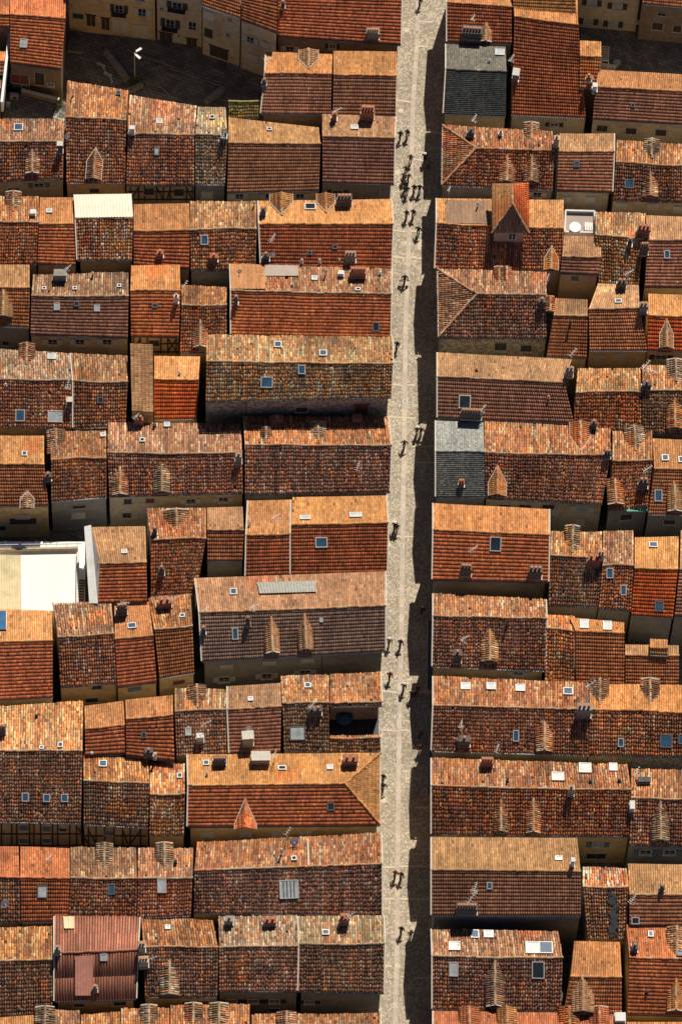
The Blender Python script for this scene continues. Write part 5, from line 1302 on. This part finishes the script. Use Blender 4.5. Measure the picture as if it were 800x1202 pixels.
for (dx, dy, dz) in ((.45,.35,.15),(.4,-.55,0)):
    m_ = MB(); e = top+Vector((dx*.4,dy*.4,dz)); m_.bar(top, e, .04); hd = Vector((dx,dy,0)).normalized() if dy > 0 else Vector((.75,-.66,0)); sd = Vector((-hd.y,hd.x,0))
    m_.hexa([e-sd*.14, e+hd*.8-sd*.17, e+hd*.8+sd*.17, e+sd*.14], [v+Vector((0,0,.14)) for v in (e-sd*.12, e+hd*.78-sd*.15, e+hd*.78+sd*.15, e+sd*.12)]); m_.build('lamp_head', WHITEP, rt)
def shrub(label, px, py, z, r, n_, seed):
    c = P(px,py,z); rt = empty('shrub', c); tag(rt, label, 'shrub'); rs = random.Random(seed); m_ = MB()
    for k in range(n_):
        v = Vector((rs.gauss(0,.5), rs.gauss(0,.5), abs(rs.gauss(0,.5)))); q = c + Vector((v.x*r, v.y*r, .2+v.z*r)); a = Vector((rs.gauss(0,1),rs.gauss(0,1),rs.gauss(0,1))).normalized()*.09; b = a.cross(Vector((rs.gauss(0,1),rs.gauss(0,1),1))).normalized()*.05
        m_.poly([q-a, q-b, q+a, q+b])
    m_.build('foliage', LEAF, rt, 'stuff'); m_ = MB()
    for k in range(5): m_.bar(c, c+Vector((rs.gauss(0,.3)*r, rs.gauss(0,.3)*r, r*.7)), .02)
    m_.build('stem', WOOD, rt)
shrub('dark green shrub growing behind the low wall at the lamp', 159,97,0,1.1,500,1)
shrub('small yellow-green plant on the corner of the top left courtyard', 71,126,2.5,.6,250,2)
shrub('dark overgrown greenery filling the small courtyard, eighth row right', 748,762,0,2.0,900,3)
wallthing('low wall across the dark courtyard beside the round table, top right', ((688,79),(722,84)), 0, 1.2, .3, WALLS['grey'])
wallthing('pale parapet capping the notch between the mottled house and the low ribbed house', ((642,714),(668,717)), 6.0, .7, .25, WALLS['beige'])
c = P(723,77,0); rt = empty('round_table', c); tag(rt, 'round pale table in the dark courtyard at the top right', 'table')
m_ = MB(); m_.cyl(c+Vector((0,0,.72)), c+Vector((0,0,.76)), .45, None, 16); m_.build('table_top', METAL_PALE, rt); m_ = MB(); m_.cyl(c, c+Vector((0,0,.72)), .04, None, 8); m_.cyl(c, c+Vector((0,0,.04)), .25, None, 10); m_.build('leg', METAL_PALE, rt)
c = P(708,75,0); rt = empty('wooden_pergola', c); tag(rt, 'small pale slatted pergola beside the orange flat-looking roof, top right', 'pergola')
for k in range(7):
    m_ = MB(); m_.box(c+Vector((0,-1.0+k*.33,2.4)), Vector((.5,0,0)), Vector((0,.06,0)), Vector((0,0,.04))); m_.build('slat', WOOD_PALE, rt)
for sx in (-1,1):
    m_ = MB(); m_.box(c+Vector((sx*.45,0,2.32)), Vector((.04,0,0)), Vector((0,1.15,0)), Vector((0,0,.035))); m_.build('rail', WOOD_PALE, rt)
    for sy in (-1,1):
        m_ = MB(); m_.box(c+Vector((sx*.45,sy*1.05,1.14)), Vector((.05,0,0)), Vector((0,.05,0)), Vector((0,0,1.14))); m_.build('post', WOOD_PALE, rt)

# ============================================================ PEOPLE
def body_mesh(pose, seed):
    """one continuous skinned figure, 1.72 m, facing +y. returns body, shirt and trousers meshes"""
    g = pose
    V = [(0,0,.95)]; E = []; Rr = [(.135,.10)]
    def add(p, r, par):
        V.append(p); Rr.append(r if isinstance(r, tuple) else (r, r)); E.append((par, len(V)-1)); return len(V)-1
    sp = add((0,.01,1.12), (.125,.095), 0); ch = add((0,.015,1.32), (.155,.11), sp); nb = add((0,.01,1.45), (.075,.065), ch)
    nk = add((0,.02,1.50), .052, nb); hd = add((0,.035,1.60), (.075,.085), nk); tp = add((0,.03,1.68), (.06,.07), hd)
    for s in (-1, 1):
        st = g['leg'] * s; arm = -g['leg'] * s * .8
        hip = add((s*.09,0,.90), .085, 0); kn = add((s*.10, st*.5+.03, .50), .058, hip); an = add((s*.10, st - (.06 if st < 0 else 0), .10 + (.05 if st < 0 else 0)), .038, kn)
        hl = add((s*.10, st+.03, .045 + (.03 if st < 0 else 0)), .038, an); add((s*.11, st+.16, .03), .03, hl)
        sh = add((s*.17,.01,1.41), .062, ch); el = add((s*(.24+g['out']), -.02+arm*.35, 1.14), .042, sh); wr = add((s*(.25+g['out']*1.2), .08*g['bend']+arm*.8+.03, .92+.16*g['bend']), .028, el)
        pm = add((s*(.25+g['out']*1.2), .13*g['bend']+arm*.85+.05, .85+.14*g['bend']), (.016,.034), wr)
        bx, by, bz = V[pm]
        for k in range(4):
            f1 = add((bx, by+.025-.017*k, bz-.035-.004*(k in (1,2))), .0085, pm); add((bx - s*.012, by+.03-.017*k, bz-.075-.008*(k in (1,2))+.010*(k==3)), .007, f1)
        t1 = add((bx - s*.005, by+.045, bz+.005), .010, pm); add((bx - s*.012, by+.062, bz-.025), .008, t1)
    me = bpy.data.meshes.new('body'); me.from_pydata(V, E, []); ob = bpy.data.objects.new('tmp', me); COL.objects.link(ob)
    ob.modifiers.new('Skin', 'SKIN'); 
    if not me.skin_vertices: me.skin_vertices.new()
    for i, sv in enumerate(me.skin_vertices[0].data): sv.radius = Rr[i]; sv.use_root = (i == 0)
    sd = ob.modifiers.new('Sub', 'SUBSURF'); sd.levels = 1; sd.render_levels = 1
    dg = bpy.context.evaluated_depsgraph_get(); ev = ob.evaluated_get(dg); bm_ = bpy.data.meshes.new_from_object(ev)
    bpy.data.objects.remove(ob)
    bm_.polygons.foreach_set('use_smooth', [True]*len(bm_.polygons))
    def sub(test, off, name):
        b = bmesh.new(); b.from_mesh(bm_); b.normal_update()
        bmesh.ops.delete(b, geom=[f for f in b.faces if not test(f.calc_center_median())], context='FACES')
        for v in b.verts: v.co += v.normal * off
        m_ = bpy.data.meshes.new(name); b.to_mesh(m_); b.free(); return m_
    top = sub(lambda c: (c.z > .93 and c.z < 1.47 and (abs(c.x) < .20 or c.z > 1.16 - g['slv']*.2)), .036, 'shirt')
    bot = sub(lambda c: c.z < .97 and c.z > .09 and abs(c.x) < .185, .03, 'trousers')
    b = bmesh.new(); bmesh.ops.create_icosphere(b, subdivisions=2, radius=.105)
    for v in b.verts: v.co = Vector((v.co.x*.9, v.co.y*1.02 + .012, v.co.z*1.05 + 1.655)); 
    bmesh.ops.delete(b, geom=[v for v in b.verts if v.co.y > .075 and v.co.z < 1.68 or v.co.z < 1.56], context='VERTS')
    hair = bpy.data.meshes.new('hair'); b.to_mesh(hair); b.free()
    # nose, ears and eyes are tiny: add them to the body as a separate face mesh
    return bm_, top, bot, hair
POSES = [body_mesh(dict(leg=.24, out=.03, bend=.3, slv=1), 1), body_mesh(dict(leg=.05, out=.05, bend=1.0, slv=0), 2), body_mesh(dict(leg=.16, out=.12, bend=.1, slv=1), 3), body_mesh(dict(leg=.30, out=.04, bend=.9, slv=1), 4)]
for ps in POSES:
    for m_, mat in zip(ps, (SKIN, None, None, HAIR)):
        m_.materials.clear(); m_.materials.append(mat)
fc = MB()
fm = bmesh.new()
for c_, r_ in (((0,.125,1.60),.012),((-.03,.112,1.625),.009),((.03,.112,1.625),.009),((-.078,.03,1.61),.018),((.078,.03,1.61),.018)):
    bmesh.ops.create_icosphere(fm, subdivisions=1, radius=r_, matrix=Matrix.Translation(c_))
face_me = bpy.data.meshes.new('face'); fm.to_mesh(face_me); fm.free(); face_me.materials.append(SKIN)
hm = bmesh.new(); bmesh.ops.create_cone(hm, cap_ends=True, segments=16, radius1=.19, radius2=.18, depth=.015, matrix=Matrix.Translation((0,.02,1.70))); bmesh.ops.create_cone(hm, cap_ends=True, segments=16, radius1=.105, radius2=.085, depth=.10, matrix=Matrix.Translation((0,.02,1.755)))
hat_me = bpy.data.meshes.new('hat'); hm.to_mesh(hat_me); hm.free(); hat_me.materials.append(None)
PC = {'black': (.012,.012,.014), 'navy': (.015,.02,.045), 'charcoal': (.04,.04,.045), 'red': (.42,.02,.02), 'darkred': (.18,.025,.025), 'brown': (.13,.075,.04), 'white': (.75,.73,.7), 'grey': (.22,.22,.22), 'denim': (.05,.08,.14), 'khaki': (.24,.18,.11), 'green': (.04,.07,.05), 'purple': (.10,.06,.09)}
def person(px, py, label, top='black', bot='black', face=180, pose=0, hat=None, sc=1.0, hair=None):
    """px, py: where the head shows"""
    c = P(px, py, 1.66*sc); c.z = 0
    root = empty('person', c); root.rotation_euler = (0,0,R(face)); root.scale = (sc,)*3
    tag(root, label, 'person', 'people walking in the street')
    body, tm, bm2, hr = POSES[pose]
    link('body', body, root)
    for nm, me, col in (('shirt', tm, top), ('trousers', bm2, bot)):
        o = link(nm, me, root); o.material_slots[0].link = 'OBJECT'; o.material_slots[0].material = fabric(col, PC[col])
    o = link('hair', hr, root); link('face', face_me, root)
    if hair: o.material_slots[0].link = 'OBJECT'; o.material_slots[0].material = fabric(hair, PC[hair])
    if hat: 
        o = link('hat', hat_me, root); o.material_slots[0].link = 'OBJECT'; o.material_slots[0].material = fabric(hat, PC[hat])
    return root
def bag(px, py, z, label, col, w=.3, hgt=.36, th=.14, cat='bag'):
    c = P(px, py, z); root = empty('shopping_bag' if cat == 'bag' else 'backpack', c); tag(root, label, cat)
    m_ = MB(); X = Vector((w/2,0,0)); Y = Vector((0,th/2,0)); t = .82
    m_.hexa([c-X-Y, c+X-Y, c+X+Y, c-X+Y], [v+Vector((0,0,hgt)) for v in (c-X*t-Y*t, c+X*t-Y*t, c+X*t+Y*t, c-X*t+Y*t)]); m_.build('bag_body', fabric(col, PC[col]), root)
    for s_ in (-1, 1):
        m_ = MB(); y = Vector((0,s_*th*.4,0)); k = Vector((0,0,hgt)); a, b, e, f = c-X*.4+y+k, c-X*.3+y+k*1.5, c+X*.3+y+k*1.5, c+X*.4+y+k
        m_.bar(a,b,.01); m_.bar(b,e,.01); m_.bar(e,f,.01); m_.build('handle', fabric(col, PC[col]), root)
person(493,-3,'walker in black at the very top of the street','black','black',180,0)
person(469.8,154,'walker in black nearest the brown ribbed roof, left one of the uppermost pair','black','black',185,0)
person(478,152,'walker in a dark red top, right one of the uppermost pair','darkred','green',175,3)
person(482,181.5,'walker in brown leading the close group above the pale cover','brown','black',170,1)
person(476.5,195,'walker in a pale hat and brown top in the close group','brown','khaki',180,2,'khaki')
person(474,203,'walker in grey at the left side of the close group','grey','charcoal',160,0)
person(479.5,204,'walker in khaki at the right side of the close group','khaki','black',200,3)
person(475.5,213,'walker in charcoal at the lower left of the close group','charcoal','black',180,0)
person(477.5,219,'walker in navy at the bottom of the close group','navy','black',175,1)
person(498.5,180,'walker with a white hat at the edge of the shade','black','black',180,1,'white')
person(503,188,'walker in grey in the shade just below the white-hatted walker','grey','charcoal',180,0)
person(486,217,'left walker of the black-clad pair below the close group','black','black',180,0)
person(492.5,217,'right walker of the black-clad pair below the close group','black','black',178,2)
person(477,247,'left walker of the second dark pair, above the first pale band','charcoal','navy',180,0)
person(485,246,'right walker of the second dark pair, above the first pale band','black','black',176,3)
person(491,266,'lone walker in black beside the pale square patch of paving','black','black',170,2)
person(475,323,'walker in black carrying a white bag in each hand','black','black',185,2)
bag(470.0,329.5,.55,'white shopping bag carried on the left by the walker in black','white',.42,.4,.25)
bag(478.5,329.5,.55,'white shopping bag carried on the right by the walker in black','white',.34,.38,.2)
person(466,401,'lone walker in black close to the tall stone house','black','black',180,0)
person(498.8,397,'grey-clothed walker in the shade across from the tall stone house','grey','grey',180,0)
person(489.5,501,'walker with a white hat at the shade edge beside a brown-coated companion','charcoal','black',190,1,'white')
person(494,502,'brown-coated companion of the white-hatted walker, just inside the shade','brown','khaki',180,2)
person(474.5,517,'lone walker in an olive brown top on the stone strip','brown','black',182,2)
person(463.2,613,'walker in black with a white cap beside the dark red roof','black','black',185,0,'white')
person(466,615.5,'companion in charcoal close behind the white-capped walker','charcoal','denim',180,1,None,.97)
person(456.8,749,'walker in grey with a white hat near the wall of the brown roof','grey','black',188,0,'white')
person(470,751,'walker in black on the stone strip below the brown roof','black','charcoal',180,3)
person(495.6,712,'white-hatted walker in the shade beside the awning','black','black',180,0,'white')
person(443.8,778,'walker in dark red half hidden behind the street corner wall','darkred','black',180,0)
person(457.5,789,'walker in a bright red top in the sunlit street, mottled roof side','red','black',185,3)
person(473.7,802,'walker in purple-grey with a white hat on the stone strip','purple','khaki',180,0,'white')
person(490,806,'walker in red in the shade beside the awning end','red','charcoal',180,1)
person(483,811,'left dark walker in the shade next to the red-clad one','charcoal','black',180,0)
person(486.5,812.5,'small dark figure in the shade right of the left dark walker','navy','black',180,2,None,.8)
person(493.4,858,'upper walker of two in dark red in the shade below the awning','darkred','black',180,0)
person(492.6,874.5,'lower walker of two in dark red in the shade below the awning','darkred','black',180,1)
person(449.8,909,'upper walker in black hugging the wall of the hipped orange house','black','black',180,0)
person(449.6,919.5,'lower walker in navy hugging the wall of the hipped orange house','navy','purple',180,2)
person(463.8,1022,'walker in a red top paired with a dark-clothed walker','red','black',182,0)
person(470.8,1024,'dark-clothed walker at the right of the red-topped one','charcoal','black',176,3)
person(471,1088,'walker in black on the stone strip near the bottom','black','black',182,0)
person(481.8,1093,'walker in red with a white cap at the shade edge near the bottom','red','black',185,1,'white')
